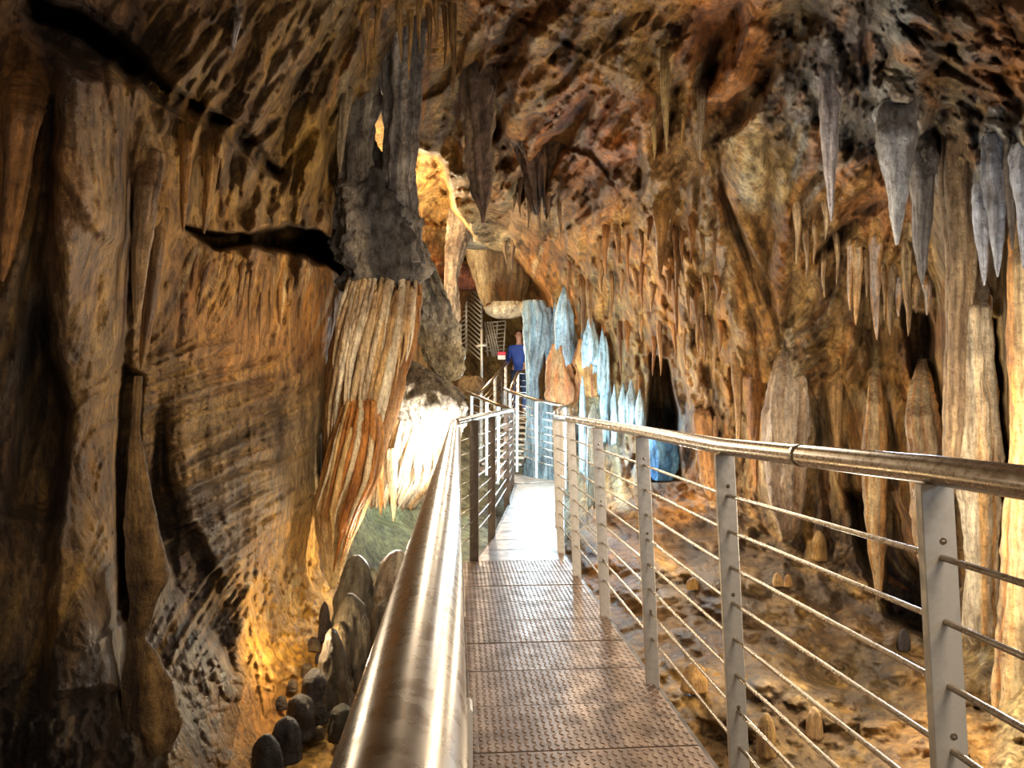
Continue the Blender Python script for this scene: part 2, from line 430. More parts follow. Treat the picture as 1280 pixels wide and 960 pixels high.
def stroke(pts, h=.8, mode='max', col=None, ca=.6):
    """pts: (x, y, half width) along a run of stone; raises a rib (max), a soft swell (add) or a crevice (cut)"""
    P_ = np.array(pts, float); W = P_[:, 2]
    a, b = ix((P_[:, 0] - W).min()), ix((P_[:, 0] + W).max()); c, d = iy((P_[:, 1] - W).min()), iy((P_[:, 1] + W).max())
    if b - a < 1 or d - c < 1: return
    X = GX[c:d, a:b]; Y = GY[c:d, a:b]; v = np.zeros(X.shape); rm = np.full(X.shape, 9.)
    for (x0, y0, w0), (x1, y1, w1) in zip(pts[:-1], pts[1:]):
        ex, ey = x1 - x0, y1 - y0
        t = np.clip(((X - x0) * ex + (Y - y0) * ey) / (ex * ex + ey * ey + 1e-9), 0, 1)
        ww = np.maximum(w0 + (w1 - w0) * t, .6)
        r = np.hypot(X - x0 - t * ex, Y - y0 - t * ey) / ww
        e = np.maximum(0, 1 - r * r)
        v = np.maximum(v, ww * (np.sqrt(e) if mode == 'max' else e ** 1.4))
        rm = np.minimum(rm, r)
    v *= D0[c:d, a:b] / F * h
    if mode == 'max': B[c:d, a:b] = np.maximum(B[c:d, a:b], v)
    elif mode == 'add': A[c:d, a:b] += v
    else: A[c:d, a:b] -= v
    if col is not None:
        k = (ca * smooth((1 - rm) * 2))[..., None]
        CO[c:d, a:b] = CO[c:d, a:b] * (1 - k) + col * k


def run(x, y, L, w, ang=None, taper=True, n=5, wob=.12):
    """path of a drip that starts at x,y and follows the flow for L pixels"""
    pts = []
    for k in range(n + 1):
        s = k / n
        ww = w * ((1 - s) ** .7 if taper else math.sin(math.pi * (.08 + .84 * s)) ** .6)
        pts.append((x, y, max(ww, .7)))
        a = flow(x, y) if ang is None else ang
        if math.sin(a) < 0: a += math.pi
        a += random.gauss(0, wob)
        x += math.cos(a) * L / n; y += math.sin(a) * L / n
    return pts


def scatter(poly, n, Lr, wr, h, mode='max', ang=None, taper=True, colv=None, ca=.35, wob=.12, hs=None):
    pa = np.array(poly); x0, y0 = pa.min(0); x1, y1 = pa.max(0)
    k = 0
    while k < n:
        m_ = max(64, n)
        X = rng.uniform(x0, x1, m_); Y = rng.uniform(y0, y1, m_)
        ok = sdf_poly(X, Y, poly) > 0
        for x, y in zip(X[ok], Y[ok]):
            if k >= n: break
            u = random.random() ** 1.8
            L = Lr[0] + (Lr[1] - Lr[0]) * u; wv = wr[0] + (wr[1] - wr[0]) * u
            hh = h * random.uniform(.6, 1.2) * (1.35 if mode == 'max' else 1.9); md = mode
            if mode == 'mix': md = 'add' if random.random() < .62 else 'cut'
            c = None
            if colv is not None and random.random() < .55:
                c = np.array(random.choice(colv))
            stroke(run(x, y, L, wv, ang, taper, wob=wob), hh, md, c, ca * random.random())
            k += 1


TAN = srgb((206, 164, 104)); CREAM = srgb((232, 208, 168)); GREY = srgb((150, 140, 134)); DARK = srgb((64, 48, 44)); ORG = srgb((204, 128, 46))
BRN = srgb((120, 84, 50)); OCH = srgb((196, 146, 58)); BLUG = srgb((158, 166, 182)); PUR = srgb((84, 66, 84))
PALL = [TAN, BRN, DARK, OCH, GREY]; PALR = [TAN, CREAM, ORG, BRN, DARK, OCH]; PALT = [ORG, BRN, DARK, TAN, PUR]

# --- named relief of the left wall
big = [
    ([(24, 40, 16), (38, 110, 26), (34, 200, 24), (18, 290, 16), (4, 350, 5)], .9, srgb((176, 120, 62)), .4),
    ([(95, 70, 30), (104, 160, 40), (92, 260, 44), (84, 340, 42), (92, 420, 36), (104, 520, 34), (110, 600, 30), (120, 680, 30), (112, 780, 34), (96, 850, 26)], .95, None, 0),
    ([(146, 78, 14), (150, 160, 19), (146, 260, 21), (138, 360, 22), (128, 460, 22), (134, 540, 16), (140, 620, 12), (144, 700, 7)], .9, TAN, .35),
    ([(176, 108, 6), (190, 180, 12), (186, 240, 15), (176, 300, 13), (170, 360, 9), (166, 428, 3)], 1.2, srgb((186, 146, 98)), .5),
    ([(205, 220, 10), (200, 300, 18), (190, 360, 14), (178, 420, 7), (172, 460, 3)], .8, OCH, .4),
    ([(172, 470, 5), (168, 560, 7), (170, 620, 13), (182, 680, 22), (194, 722, 27), (186, 760, 18), (172, 798, 10), (186, 860, 34), (205, 930, 46), (215, 1010, 60)], .95, srgb((168, 128, 68)), .35),
    ([(60, 820, 20), (90, 900, 60), (140, 960, 80)], .6, srgb((84, 70, 70)), .5),
    ([(98, 620, 14), (112, 680, 22), (128, 700, 12), (150, 690, 6)], .7, None, 0),
    ([(226, 100, 6), (232, 180, 10), (226, 260, 7)], .9, OCH, .3), ([(268, 150, 8), (272, 220, 12), (262, 285, 7)], .9, OCH, .3), ([(248, 120, 5), (246, 200, 8), (238, 280, 6)], .9, TAN, .3),
    # diagonal folds of the upper left rock
    ([(400, 0, 12), (372, 60, 18), (350, 120, 22), (322, 160, 10)], .8, srgb((176, 144, 112)), .5),
    ([(330, 10, 10), (318, 70, 14), (300, 110, 8)], .9, TAN, .3), ([(455, 10, 12), (420, 90, 22), (395, 170, 26), (372, 250, 18), (362, 285, 8)], .8, srgb((182, 144, 70)), .4),
    ([(300, 0, 8), (296, 40, 9), (290, 62, 3)], 1.2, GREY, .4), ([(275, 60, 10), (262, 110, 12), (250, 140, 6)], .8, GREY, .3),
    ([(440, 60, 9), (432, 130, 12), (424, 200, 10), (418, 260, 6)], .9, GREY, .4),
    ([(250, 10, 20), (230, 50, 22), (215, 90, 12)], .6, None, 0),
    ([(345, 230, 16), (352, 265, 16), (350, 285, 8)], .6, OCH, .4),
    # right wall
    ([(870, 115, 7), (876, 160, 9), (884, 200, 11), (896, 260, 11), (908, 330, 14), (922, 400, 17), (934, 470, 15), (940, 540, 12), (944, 612, 3)], 1.1, srgb((190, 152, 100)), .5),
    ([(905, 200, 10), (918, 260, 15), (940, 330, 17), (955, 400, 15), (958, 470, 12), (946, 540, 8)], .9, srgb((200, 146, 82)), .5),
    ([(985, 270, 10), (976, 330, 15), (970, 390, 14), (958, 450, 11), (944, 520, 9), (943, 600, 6)], 1.1, srgb((214, 150, 84)), .5),
    ([(990, 470, 22), (985, 540, 34), (980, 600, 34), (985, 655, 18)], .8, srgb((216, 200, 180)), .6),
    ([(1035, 440, 12), (1045, 520, 16), (1050, 600, 14), (1052, 640, 6)], .9, TAN, .4),
    ([(1075, 500, 14), (1090, 560, 17), (1095, 640, 14), (1100, 735, 9)], 1.0, CREAM, .5),
    ([(1150, 490, 14), (1160, 580, 22), (1168, 660, 22), (1172, 760, 14)], 1.0, CREAM, .5),
    ([(1118, 470, 8), (1128, 540, 12), (1150, 640, 10), (1168, 740, 5)], .9, srgb((170, 130, 80)), .4),
    ([(832, 230, 8), (826, 300, 13), (830, 350, 9), (838, 375, 3)], 1.1, srgb((196, 150, 88)), .4),
    ([(790, 90, 12), (800, 150, 16), (806, 190, 10), (812, 240, 4)], 1.0, srgb((190, 160, 96)), .4),
    ([(862, 330, 12), (864, 400, 18), (868, 460, 16), (872, 520, 12), (880, 570, 8)], .9, srgb((206, 164, 110)), .4),
    ([(940, 120, 14), (932, 190, 22), (936, 240, 14)], .7, srgb((210, 188, 150)), .5),
    ([(1130, 10, 26), (1150, 60, 30), (1120, 110, 20)], .7, srgb((140, 146, 156)), .5),
    ([(1215, 20, 30), (1240, 60, 26), (1180, 110, 22)], .6, srgb((158, 122, 90)), .3),
    ([(1168, 200, 14), (1176, 280, 15), (1184, 360, 13), (1186, 450, 12), (1184, 540, 8)], .9, srgb((150, 142, 138)), .5),
    ([(1280, 330, 12), (1262, 420, 10), (1262, 500, 8), (1272, 600, 10)], 1.0, srgb((190, 164, 130)), .5),
    ([(730, 130, 16), (700, 165, 14), (672, 172, 8)], .8, srgb((204, 120, 56)), .5),
    ([(800, 130, 20), (775, 170, 24), (745, 215, 12)], .8, srgb((206, 126, 60)), .5),
    ([(945, 50, 18), (920, 95, 20), (895, 122, 10)], .9, srgb((198, 130, 66)), .4), ([(912, 20, 5), (900, 60, 7), (872, 105, 5)], 1.0, srgb((220, 140, 62)), .6),
    ([(640, 40, 26), (625, 100, 24), (610, 150, 10)], .6, srgb((176, 126, 70)), .4),
]
big += [([(975, 215, 9), (982, 270, 13), (992, 330, 11), (1000, 390, 6)], .9, srgb((206, 176, 130)), .4), ([(1000, 380, 10), (1012, 450, 15), (1018, 530, 14), (1024, 610, 10)], .9, srgb((206, 160, 104)), .4),
        ([(905, 330, 8), (902, 420, 13), (906, 500, 14), (912, 590, 10)], .9, srgb((200, 156, 98)), .4), ([(790, 340, 9), (786, 420, 13), (790, 500, 12), (796, 570, 8)], .9, srgb((184, 132, 76)), .4),
        ([(740, 330, 8), (744, 380, 12), (738, 440, 6)], .9, srgb((190, 130, 66)), .4), ([(1040, 240, 9), (1034, 290, 12), (1030, 330, 5)], .9, srgb((200, 176, 144)), .4),
        ([(760, 235, 20), (745, 275, 24), (722, 310, 12)], .7, srgb((200, 140, 66)), .4), ([(925, 170, 20), (934, 215, 26), (940, 250, 18)], .8, srgb((214, 194, 160)), .6),
        ([(1065, 400, 8), (1062, 470, 12), (1070, 540, 12), (1078, 620, 8)], .9, srgb((214, 174, 120)), .4), ([(820, 400, 10), (824, 440, 8), (818, 470, 5)], .9, srgb((184, 136, 80)), .3)]
for pts, h, c, ca in big:
    if pts[0][0] > 600: pts = [(x, y, w_ * 1.2) for x, y, w_ in pts]; h *= 1.9
    stroke(pts, h * 1.15, 'max', c, ca)
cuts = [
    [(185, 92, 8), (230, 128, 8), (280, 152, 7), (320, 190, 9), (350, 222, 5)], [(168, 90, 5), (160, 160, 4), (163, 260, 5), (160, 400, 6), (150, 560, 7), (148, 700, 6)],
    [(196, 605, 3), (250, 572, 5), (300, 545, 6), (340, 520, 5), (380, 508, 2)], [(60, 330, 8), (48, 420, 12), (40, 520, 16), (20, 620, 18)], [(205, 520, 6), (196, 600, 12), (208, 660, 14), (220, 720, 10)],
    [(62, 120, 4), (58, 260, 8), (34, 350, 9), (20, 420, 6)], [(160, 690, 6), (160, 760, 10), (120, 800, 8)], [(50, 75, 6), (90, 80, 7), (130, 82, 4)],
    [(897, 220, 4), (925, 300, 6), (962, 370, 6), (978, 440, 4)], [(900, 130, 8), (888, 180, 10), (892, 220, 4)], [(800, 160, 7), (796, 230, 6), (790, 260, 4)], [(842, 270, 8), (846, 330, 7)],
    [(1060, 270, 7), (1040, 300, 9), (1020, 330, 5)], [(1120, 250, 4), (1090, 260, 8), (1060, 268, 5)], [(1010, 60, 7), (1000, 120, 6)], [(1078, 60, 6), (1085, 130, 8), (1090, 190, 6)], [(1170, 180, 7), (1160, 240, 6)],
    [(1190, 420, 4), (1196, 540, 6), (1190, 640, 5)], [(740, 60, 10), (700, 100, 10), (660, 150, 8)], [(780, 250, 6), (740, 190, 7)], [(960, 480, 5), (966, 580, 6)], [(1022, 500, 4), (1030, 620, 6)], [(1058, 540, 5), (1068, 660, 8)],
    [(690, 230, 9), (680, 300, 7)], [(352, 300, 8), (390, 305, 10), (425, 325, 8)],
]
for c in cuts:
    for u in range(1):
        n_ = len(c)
        stroke([(x, y, w_ * 1.4 * (.3 if k_ in (0, n_ - 1) else 1)) for k_, (x, y, w_) in enumerate(c)], 2.4, 'cut', DARK, .45)  # crevice colour darkened too, standing for shade and dark stain

deep = [[(650, 255, 8), (672, 215, 11), (700, 178, 13), (728, 140, 12), (750, 112, 7)], [(602, 125, 9), (614, 80, 12), (630, 40, 13), (652, -5, 12)], [(876, 130, 7), (886, 95, 11), (900, 55, 13), (925, 5, 12)],
        [(888, 178, 6), (915, 158, 11), (945, 125, 12), (968, 85, 11), (1004, 35, 9)], [(898, 190, 6), (904, 245, 6), (925, 300, 6), (950, 380, 5)], [(800, 185, 7), (804, 215, 9), (798, 250, 6)], [(700, 292, 4), (738, 262, 6), (790, 232, 5)],
        [(745, 70, 8), (775, 38, 10), (800, 16, 6)], [(838, 175, 6), (842, 140, 7), (846, 105, 5)], [(1004, 55, 6), (990, 85, 8), (980, 118, 5)], [(1078, 0, 7), (1080, 60, 8), (1088, 118, 6)], [(1096, 130, 5), (1093, 180, 7), (1090, 232, 5)],
        [(1140, 128, 5), (1142, 165, 8), (1138, 200, 5)], [(1004, 335, 5), (1040, 304, 9), (1066, 284, 9), (1098, 252, 5)], [(1160, 380, 6), (1156, 420, 10), (1152, 472, 6)], [(396, 66, 5), (372, 104, 8), (338, 142, 5)], [(404, 108, 6), (408, 160, 9), (414, 210, 9), (426, 256, 6)],
        [(516, 128, 7), (546, 108, 10), (570, 78, 9), (584, 40, 6)], [(574, 176, 5), (588, 215, 6), (584, 250, 4)], [(622, 140, 6), (630, 185, 9), (628, 235, 6)], [(640, 20, 6), (690, 40, 9), (730, 66, 6)], [(980, 420, 4), (986, 470, 6), (978, 520, 5)], [(762, 300, 4), (768, 350, 6), (760, 390, 4)],
        [(690, 180, 5), (740, 190, 7), (764, 220, 5)], [(845, 270, 6), (850, 310, 8), (846, 335, 5)], [(1188, 190, 4), (1196, 260, 6), (1192, 380, 5)], [(1222, 240, 4), (1224, 330, 6), (1226, 420, 7), (1240, 520, 6)], [(1254, 190, 4), (1256, 300, 6), (1250, 380, 7), (1258, 520, 6)],
        [(1120, 20, 5), (1160, 70, 7), (1210, 100, 6), (1260, 120, 5)], [(1040, 30, 5), (1056, 70, 7), (1050, 120, 5)], [(300, 105, 4), (318, 72, 7), (322, 30, 5)], [(235, 60, 4), (262, 40, 7), (280, 16, 4)], [(1010, 470, 4), (1024, 540, 6), (1026, 620, 5)], [(1112, 500, 4), (1120, 580, 6), (1118, 680, 5)]]
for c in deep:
    stroke([(x, y, w_ * (.4 if k_ in (0, len(c) - 1) else 1.15)) for k_, (x, y, w_) in enumerate(c)], 3.6, 'cut', DARK, .35)  # dark gaps and shadow lines, their shade also painted into the colour
# --- broad zones of procedural dripstone
LW = [(-20, -20), (420, -20), (440, 300), (430, 420), (400, 700), (330, 820), (300, 990), (-20, 990)]
scatter([(0, 0), (220, 0), (330, 190), (340, 280), (230, 290), (200, 420), (140, 960), (0, 960)], 260, (40, 190), (4, 17), .8, 'max', colv=PALL)
scatter([(190, 130), (330, 200), (350, 290), (230, 285), (200, 240)], 90, (30, 100), (2.5, 9), .9, 'max', colv=[TAN, OCH, ORG, BRN])
scatter([(190, 0), (470, 0), (440, 220), (370, 290), (250, 150)], 240, (30, 130), (4, 20), .7, 'mix', taper=False, colv=[TAN, GREY, OCH, BRN], ca=.4)
scatter([(190, 0), (470, 0), (440, 220), (370, 290), (250, 150)], 260, (14, 60), (2.5, 8), 1.0, 'mix', taper=False, colv=[DARK, TAN, BRN, OCH])
scatter([(236, 300), (320, 314), (440, 345), (436, 372), (330, 345), (250, 345)], 230, (30, 110), (1.6, 5.5), 1.2, 'max', colv=[TAN, OCH, ORG, BRN, CREAM], ca=.6, wob=.06)
scatter([(210, 410), (420, 420), (405, 640), (330, 800), (210, 760), (190, 560)], 500, (30, 150), (1.6, 6), .8, 'mix', taper=False, colv=[BRN, DARK, TAN, OCH], ca=.5, wob=.1)
scatter([(210, 650), (300, 640), (310, 800), (290, 960), (190, 900), (220, 760)], 330, (6, 22), (3, 9), 1.1, 'max', taper=False, colv=[DARK, GREY, PUR], ca=.6, wob=.8)
scatter([(0, 820), (160, 850), (240, 960), (0, 960)], 160, (10, 60), (3, 12), .7, 'mix', taper=False, colv=[DARK, GREY], wob=.5)
scatter([(420, 0), (700, 0), (690, 110), (560, 150), (440, 120)], 260, (30, 120), (3, 12), 1.0, 'max', colv=PALT, ca=.5)
scatter([(600, 0), (880, 0), (860, 180), (740, 260), (650, 260), (600, 180)], 240, (20, 100), (5, 24), .7, 'mix', taper=False, colv=PALT, ca=.4, wob=.25)
scatter([(600, 0), (960, 0), (900, 220), (740, 300), (650, 260), (600, 180)], 420, (8, 46), (2.5, 9), 1.0, 'mix', taper=False, colv=PALT, ca=.5, wob=.3)
scatter([(660, 250), (900, 190), (960, 480), (950, 620), (720, 600), (690, 370)], 620, (24, 120), (2.5, 10), 1.1, 'max', colv=[TAN, ORG, BRN, OCH, DARK], ca=.5, wob=.1)
scatter([(660, 230), (900, 190), (950, 620), (720, 600), (680, 370)], 420, (10, 50), (2, 7), 1.2, 'mix', taper=False, colv=[BRN, DARK, ORG, TAN], ca=.5, wob=.4)
scatter([(900, 130), (980, 150), (1060, 300), (1060, 620), (940, 620), (920, 400)], 220, (40, 150), (3, 13), .95, 'max', colv=PALR, ca=.4)
scatter([(960, 0), (1280, 0), (1280, 170), (1080, 230), (960, 180)], 520, (8, 50), (3, 13), 1.0, 'mix', taper=False, colv=[GREY, BLUG, PUR, DARK, TAN, ORG], ca=.5, wob=.5)
scatter([(985, 100), (1080, 120), (1090, 230), (1000, 240)], 60, (40, 120), (3, 10), 1.0, 'max', colv=[GREY, BLUG, CREAM], ca=.6)
scatter([(1000, 200), (1160, 230), (1160, 470), (1000, 470)], 260, (12, 80), (2, 8), .9, 'mix', taper=False, colv=[BRN, ORG, TAN, DARK], ca=.4, wob=.25)
scatter([(1040, 440), (1180, 450), (1190, 720), (1070, 700)], 160, (50, 180), (3, 13), 1.0, 'max', colv=PALR, ca=.5)
scatter([(1190, 170), (1280, 170), (1300, 900), (1180, 800)], 170, (60, 240), (4, 17), 1.0, 'max', colv=PALR, ca=.5)
scatter([(560, 130), (640, 170), (720, 230), (700, 380), (640, 330), (575, 280)], 170, (14, 60), (2.5, 7), 1.5, 'max', colv=[TAN, BRN, CREAM, GREY], ca=.5)
scatter([(520, 170), (570, 200), (570, 350), (520, 350)], 90, (8, 40), (2, 7), 1.6, 'mix', taper=False, colv=[CREAM, TAN, ORG], wob=.8)
scatter([(690, 380), (740, 400), (850, 470), (850, 600), (700, 620)], 200, (20, 70), (2, 7), 1.3, 'max', colv=[CREAM, TAN, ORG], ca=.4)
scatter([(300, 720), (400, 690), (420, 780), (350, 860), (300, 860)], 240, (5, 20), (2, 6), 1.5, 'max', taper=False, colv=[CREAM, OCH, TAN], ca=.5, wob=1.2)
GRP = [(860, 620), (960, 640), (1080, 690), (1200, 860), (1280, 900), (1280, 990), (700, 990), (700, 640)]
scatter(GRP, 190, (14, 90), (6, 30), .55, 'mix', taper=False, colv=[BRN, DARK, TAN, OCH, GREY], ca=.4, wob=.4)
scatter(GRP, 420, (5, 36), (2, 8), .8, 'mix', taper=False, colv=[BRN, DARK, TAN, OCH], ca=.5, wob=.6)
scatter([(400, 700), (560, 640), (560, 960), (320, 960)], 130, (6, 30), (3, 12), .6, 'mix', taper=False, colv=[OCH, BRN, TAN], ca=.4, wob=.8)

scatter([(870, 160), (1290, 150), (1290, 640), (950, 640), (900, 420)], 170, (80, 260), (5, 18), 1.25, 'max', colv=PALR, ca=.5, wob=.06)
scatter([(700, 330), (900, 250), (960, 600), (740, 600)], 160, (50, 160), (3, 11), 1.3, 'max', colv=[TAN, CREAM, ORG, BRN], ca=.4, wob=.07)
scatter([(0, 100), (160, 110), (200, 300), (150, 800), (0, 800)], 90, (80, 260), (5, 20), 1.1, 'max', colv=[TAN, BRN, OCH], ca=.3, wob=.06)

DRY = True
LIST = []


def root(x, y0, y1, w_, col, lean=0, k=1.0):
    L = y1 - y0
    stroke([(x, y0 - .10 * L - 6, w_ * .5 * k), (x, y0 + .06 * L, w_ * .85 * k), (x + lean * .5, y0 + .35 * L, w_ * .5 * k), (x + lean * .75, y0 + .62 * L, w_ * .2)], 1.3, 'max', srgb(col), .7)


TANc = (196, 156, 104); CREc = (226, 206, 176); WHc = (226, 226, 232); GRc = (140, 134, 130); DGc = (92, 88, 88); ORc = (206, 138, 66); COLDLITc = (206, 226, 238); BRc = (136, 100, 66)  # the pale blue tone carries the cold light in its colour

RS = [(1121, 128, 306, 44, (176, 178, 186), 'large pale grey tapering stalactite hanging alone at the upper right', None, 1.0),
      (1038, 84, 276, 24, (168, 162, 170), 'slender mauve-grey stalactite left of the large pale one', None, .8),
      (1153, 190, 356, 26, (128, 124, 126), 'dark grey stalactite just right of the large pale one', None, .7),
      (1182, 200, 300, 18, (150, 146, 150), 'short grey stalactite right of the dark grey one', None, .7),
      (1207, 260, 436, 26, (200, 178, 148), 'long tan stalactite with a pale tip at the upper right', None, .6),
      (1229, 230, 357, 22, (206, 216, 240), 'bluish white stalactite left of the pair at the right edge', None, .8),
      (1246, 168, 346, 26, (176, 184, 204), 'longest blue-grey stalactite near the right edge', None, .7),
      (1264, 170, 312, 20, (150, 140, 132), 'brownish stalactite between two blue-grey ones at the right edge', None, .8),
      (1280, 180, 336, 24, (184, 192, 214), 'blue-grey stalactite cut by the right edge', None, .8),
      (1135, 300, 398, 12, (214, 190, 150), 'cream spike below the large pale stalactite', None, .8)]
fr = [(1063, 300, 388, 11), (1071, 300, 406, 15), (1083, 312, 372, 9), (1095, 296, 425, 17), (1106, 330, 400, 10), (1113, 330, 420, 12), (1124, 345, 396, 12), (1135, 335, 420, 12), (1146, 345, 392, 10), (1159, 345, 394, 13)]
fr2 = [(1008, 286, 352, 9), (1018, 280, 330, 8), (1032, 250, 300, 10), (996, 250, 330, 12), (1046, 290, 355, 9), (1030, 310, 372, 8)]
COLS = [([(388, 1192, 1236), (430, 1196, 1240), (520, 1196, 1246), (580, 1196, 1250), (640, 1204, 1248), (720, 1210, 1246), (790, 1206, 1250)], 4.55, (236, 222, 196), (224, 176, 112), 'broad white column with an orange right side behind the nearest rail'),
        ([(180, 1178, 1214), (240, 1176, 1218), (320, 1184, 1216), (420, 1184, 1206), (520, 1180, 1204), (600, 1178, 1196)], 4.9, (186, 160, 126), (150, 128, 104), 'tall tan column left of the broad white one'),
        ([(330, 1262, 1300), (430, 1262, 1310), (560, 1268, 1316), (700, 1256, 1310), (830, 1250, 1316), (960, 1240, 1330)], 4.0, (230, 206, 160), (222, 160, 92), 'cream flowstone column cut by the right edge'),
        ([(505, 1084, 1104), (560, 1078, 1110), (620, 1080, 1108), (690, 1086, 1106), (738, 1094, 1102)], 5.9, (228, 204, 164), (200, 150, 90), 'cream column rising above the dark hollow on the right'),
        ([(520, 1134, 1172), (580, 1140, 1184), (640, 1142, 1186), (700, 1150, 1184), (760, 1158, 1178)], 5.6, (228, 208, 172), (206, 150, 90), 'pale flowstone column left of the nearest post'),
        ([(470, 966, 1006), (520, 956, 1012), (580, 954, 1008), (630, 962, 1004), (662, 974, 996)], 7.3, (222, 206, 188), (190, 160, 128), 'wide whitish column just above the middle of the handrail'),
        ([(520, 866, 890), (560, 870, 898), (600, 876, 900), (622, 884, 898)], 8.7, (206, 158, 104), (160, 112, 70), 'short tan column behind the third post')]
LS = [(944, 470, 614, 20, (200, 140, 76), 'long orange-brown stalactite whose tip hangs below the handrail'),
      (876, 100, 200, 14, (176, 156, 130), 'grey-tan stalactite beside the dark cleft in the roof'),
      (832, 60, 190, 16, (186, 158, 106), 'ochre stalactite in the middle of the orange roof'),
      (853, 140, 190, 8, (176, 140, 92), 'small ochre stalactite right of the middle roof one'),
      (817, 150, 200, 9, (190, 160, 110), 'short tan stalactite below the ribbed roof fold'),
      (826, 250, 350, 22, (194, 146, 84), 'broad tan stalactite on the middle of the right wall'),
      (846, 300, 366, 12, (186, 136, 76), 'narrow tan stalactite beside the broad middle one'),
      (922, 440, 566, 16, (206, 164, 112), 'slim tan stalactite left of the orange-brown one'),
      (1046, 470, 600, 18, (206, 166, 112), 'tan stalactite between the whitish column and the dark hollow'),
      (895, 520, 600, 10, (190, 150, 110), 'short stalactite ending just above the handrail by the third post')]
LL = [(187, 190, 404, 30, (186, 150, 108), 'smooth tan stalactite with a sharp tip right of the great left pilaster', -16), (200, 260, 462, 24, (176, 128, 62), 'ochre ribbed stalactite behind the smooth tan one', -24),
                             (30, 90, 352, 48, (166, 114, 60), 'broad orange-brown stalactite cut by the left edge', -26), (232, 150, 290, 16, (180, 126, 58), 'orange rib hanging above the dark ledge', -2),
                             (266, 180, 292, 18, (186, 140, 76), 'second orange rib hanging above the dark ledge', -10), (296, 20, 66, 9, (190, 184, 190), 'tiny white stalactite at the upper left', -4),
                             (431, 110, 215, 16, (150, 134, 110), 'grey-brown rock tongue left of the dark pillars', -6)]
SM = []
for band, yb_, xa, xb in (('upper', 285, 740, 900), ('middle', 340, 705, 905), ('lower', 405, 765, 905)):
    n_ = int((xb - xa) / 13)
    for q_ in range(min(n_, 15)):
        x = xa + (xb - xa) * (q_ + .5 + random.uniform(-.25, .25)) / min(n_, 15)
        SM.append((x, yb_ + random.uniform(-16, 16), random.uniform(30, 74), random.uniform(6, 12), random.choice([TANc, (186, 128, 66), (176, 122, 64), (206, 166, 110)]), band, q_))
RS = [(x, y0, y1, w_ * 1.3, c, lb, g, pf) for x, y0, y1, w_, c, lb, g, pf in RS]
for x, y0, y1, w_, c, lb, g, pf in RS: root(x, y0, y1, w_, c)
for x, y0, y1, w_ in fr + fr2: root(x, y0, y1, w_, TANc)
for x, y0, y1, w_, c, lb in LS: root(x, y0, y1, w_, c)
for x, y0, y1, w_, c, lb, ln in LL: root(x, y0, y1, w_, c, ln)
for x, y, L, w_, c, bd, kk in SM: root(x, y, y + L, w_, c)
for rows, D_, c, c2, lb in COLS:
    L = rows[-1][0] - rows[0][0]; r0, r1 = rows[0], rows[-1]
    pts = [(.5 * (r0[1] + r0[2]), r0[0] - .3 * L, 5)] + [(.5 * (r[1] + r[2]), r[0], .55 * (r[2] - r[1])) for r in rows] + [(.5 * (r1[1] + r1[2]), r1[0] + .1 * L, 4)]
    stroke(pts, .9, 'max', srgb(c), .6)

# --- general rock roughness, in metres, from the undisplaced surface
P0 = P(GX, GY, D0)
q = P0.copy(); q[..., 2] *= .38
R1 = fbm(q * 1.5, 5, 21, .55)
R2 = -fbm(q * 5.5 + 3, 5, 41, .58, ridge=True)
sm = 1 - .75 * smooth(sdf_poly(GX, GY, [(440, 600), (560, 600), (560, 700), (460, 700)]) / 20 + .5)
A += (R1 * .12 + R2 * .055) * sm
DD = np.maximum(D0 - B - A, 1.0)
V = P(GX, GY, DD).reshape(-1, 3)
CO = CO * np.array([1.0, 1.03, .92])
lum = 1 + .22 * R2[..., None] + .2 * fbm(q * 3.1, 3, 77)[..., None]  # crease shade put into the colour along with random tone
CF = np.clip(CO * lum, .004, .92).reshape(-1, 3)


def field(px, py, r=3):
    a, c = ix(px), iy(py)
    return float(DD[max(c - r, 0):c + r + 1, max(a - r, 0):a + r + 1].mean())


# --- split the shell into the pieces of the setting
QX = .5 * (GX[:-1, :-1] + GX[1:, 1:]) + WX[:-1, :-1]; QY = .5 * (GY[:-1, :-1] + GY[1:, 1:]) + WY[:-1, :-1]
lab = np.full(QX.shape, 2)
lab[sdf_poly(QX, QY, [(-900, -900), (300, -900), (300, -40), (430, 120), (470, 360), (470, 700), (430, 1700), (-900, 1700)]) > 0] = 0
lab[sdf_poly(QX, QY, [(270, -900), (2300, -900), (2300, 120), (1080, 130), (980, 130), (860, 200), (740, 260), (640, 262), (560, 160), (430, 110), (300, -30)]) > 0] = 1
lab[recess_a[:-1, :-1] > .5] = 3
lab[sdf_poly(QX, QY, [(260, 1900), (290, 960), (300, 860), (330, 810), (400, 750), (425, 700), (465, 625), (520, 590), (600, 610), (700, 625), (860, 612), (960, 640), (1080, 690), (1150, 800), (1200, 880), (1300, 900), (1700, 960), (2200, 1900)]) > 0] = 4
idx = np.arange(NX * NY).reshape(NY, NX)
quads = np.stack([idx[:-1, :-1], idx[1:, :-1], idx[1:, 1:], idx[:-1, 1:]], -1)
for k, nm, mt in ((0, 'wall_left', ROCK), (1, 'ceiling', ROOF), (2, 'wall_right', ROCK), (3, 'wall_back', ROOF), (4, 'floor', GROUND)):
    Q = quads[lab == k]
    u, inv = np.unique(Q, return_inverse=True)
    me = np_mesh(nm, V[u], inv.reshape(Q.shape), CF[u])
    tag(link_mesh(nm, me, mt), kind='structure')


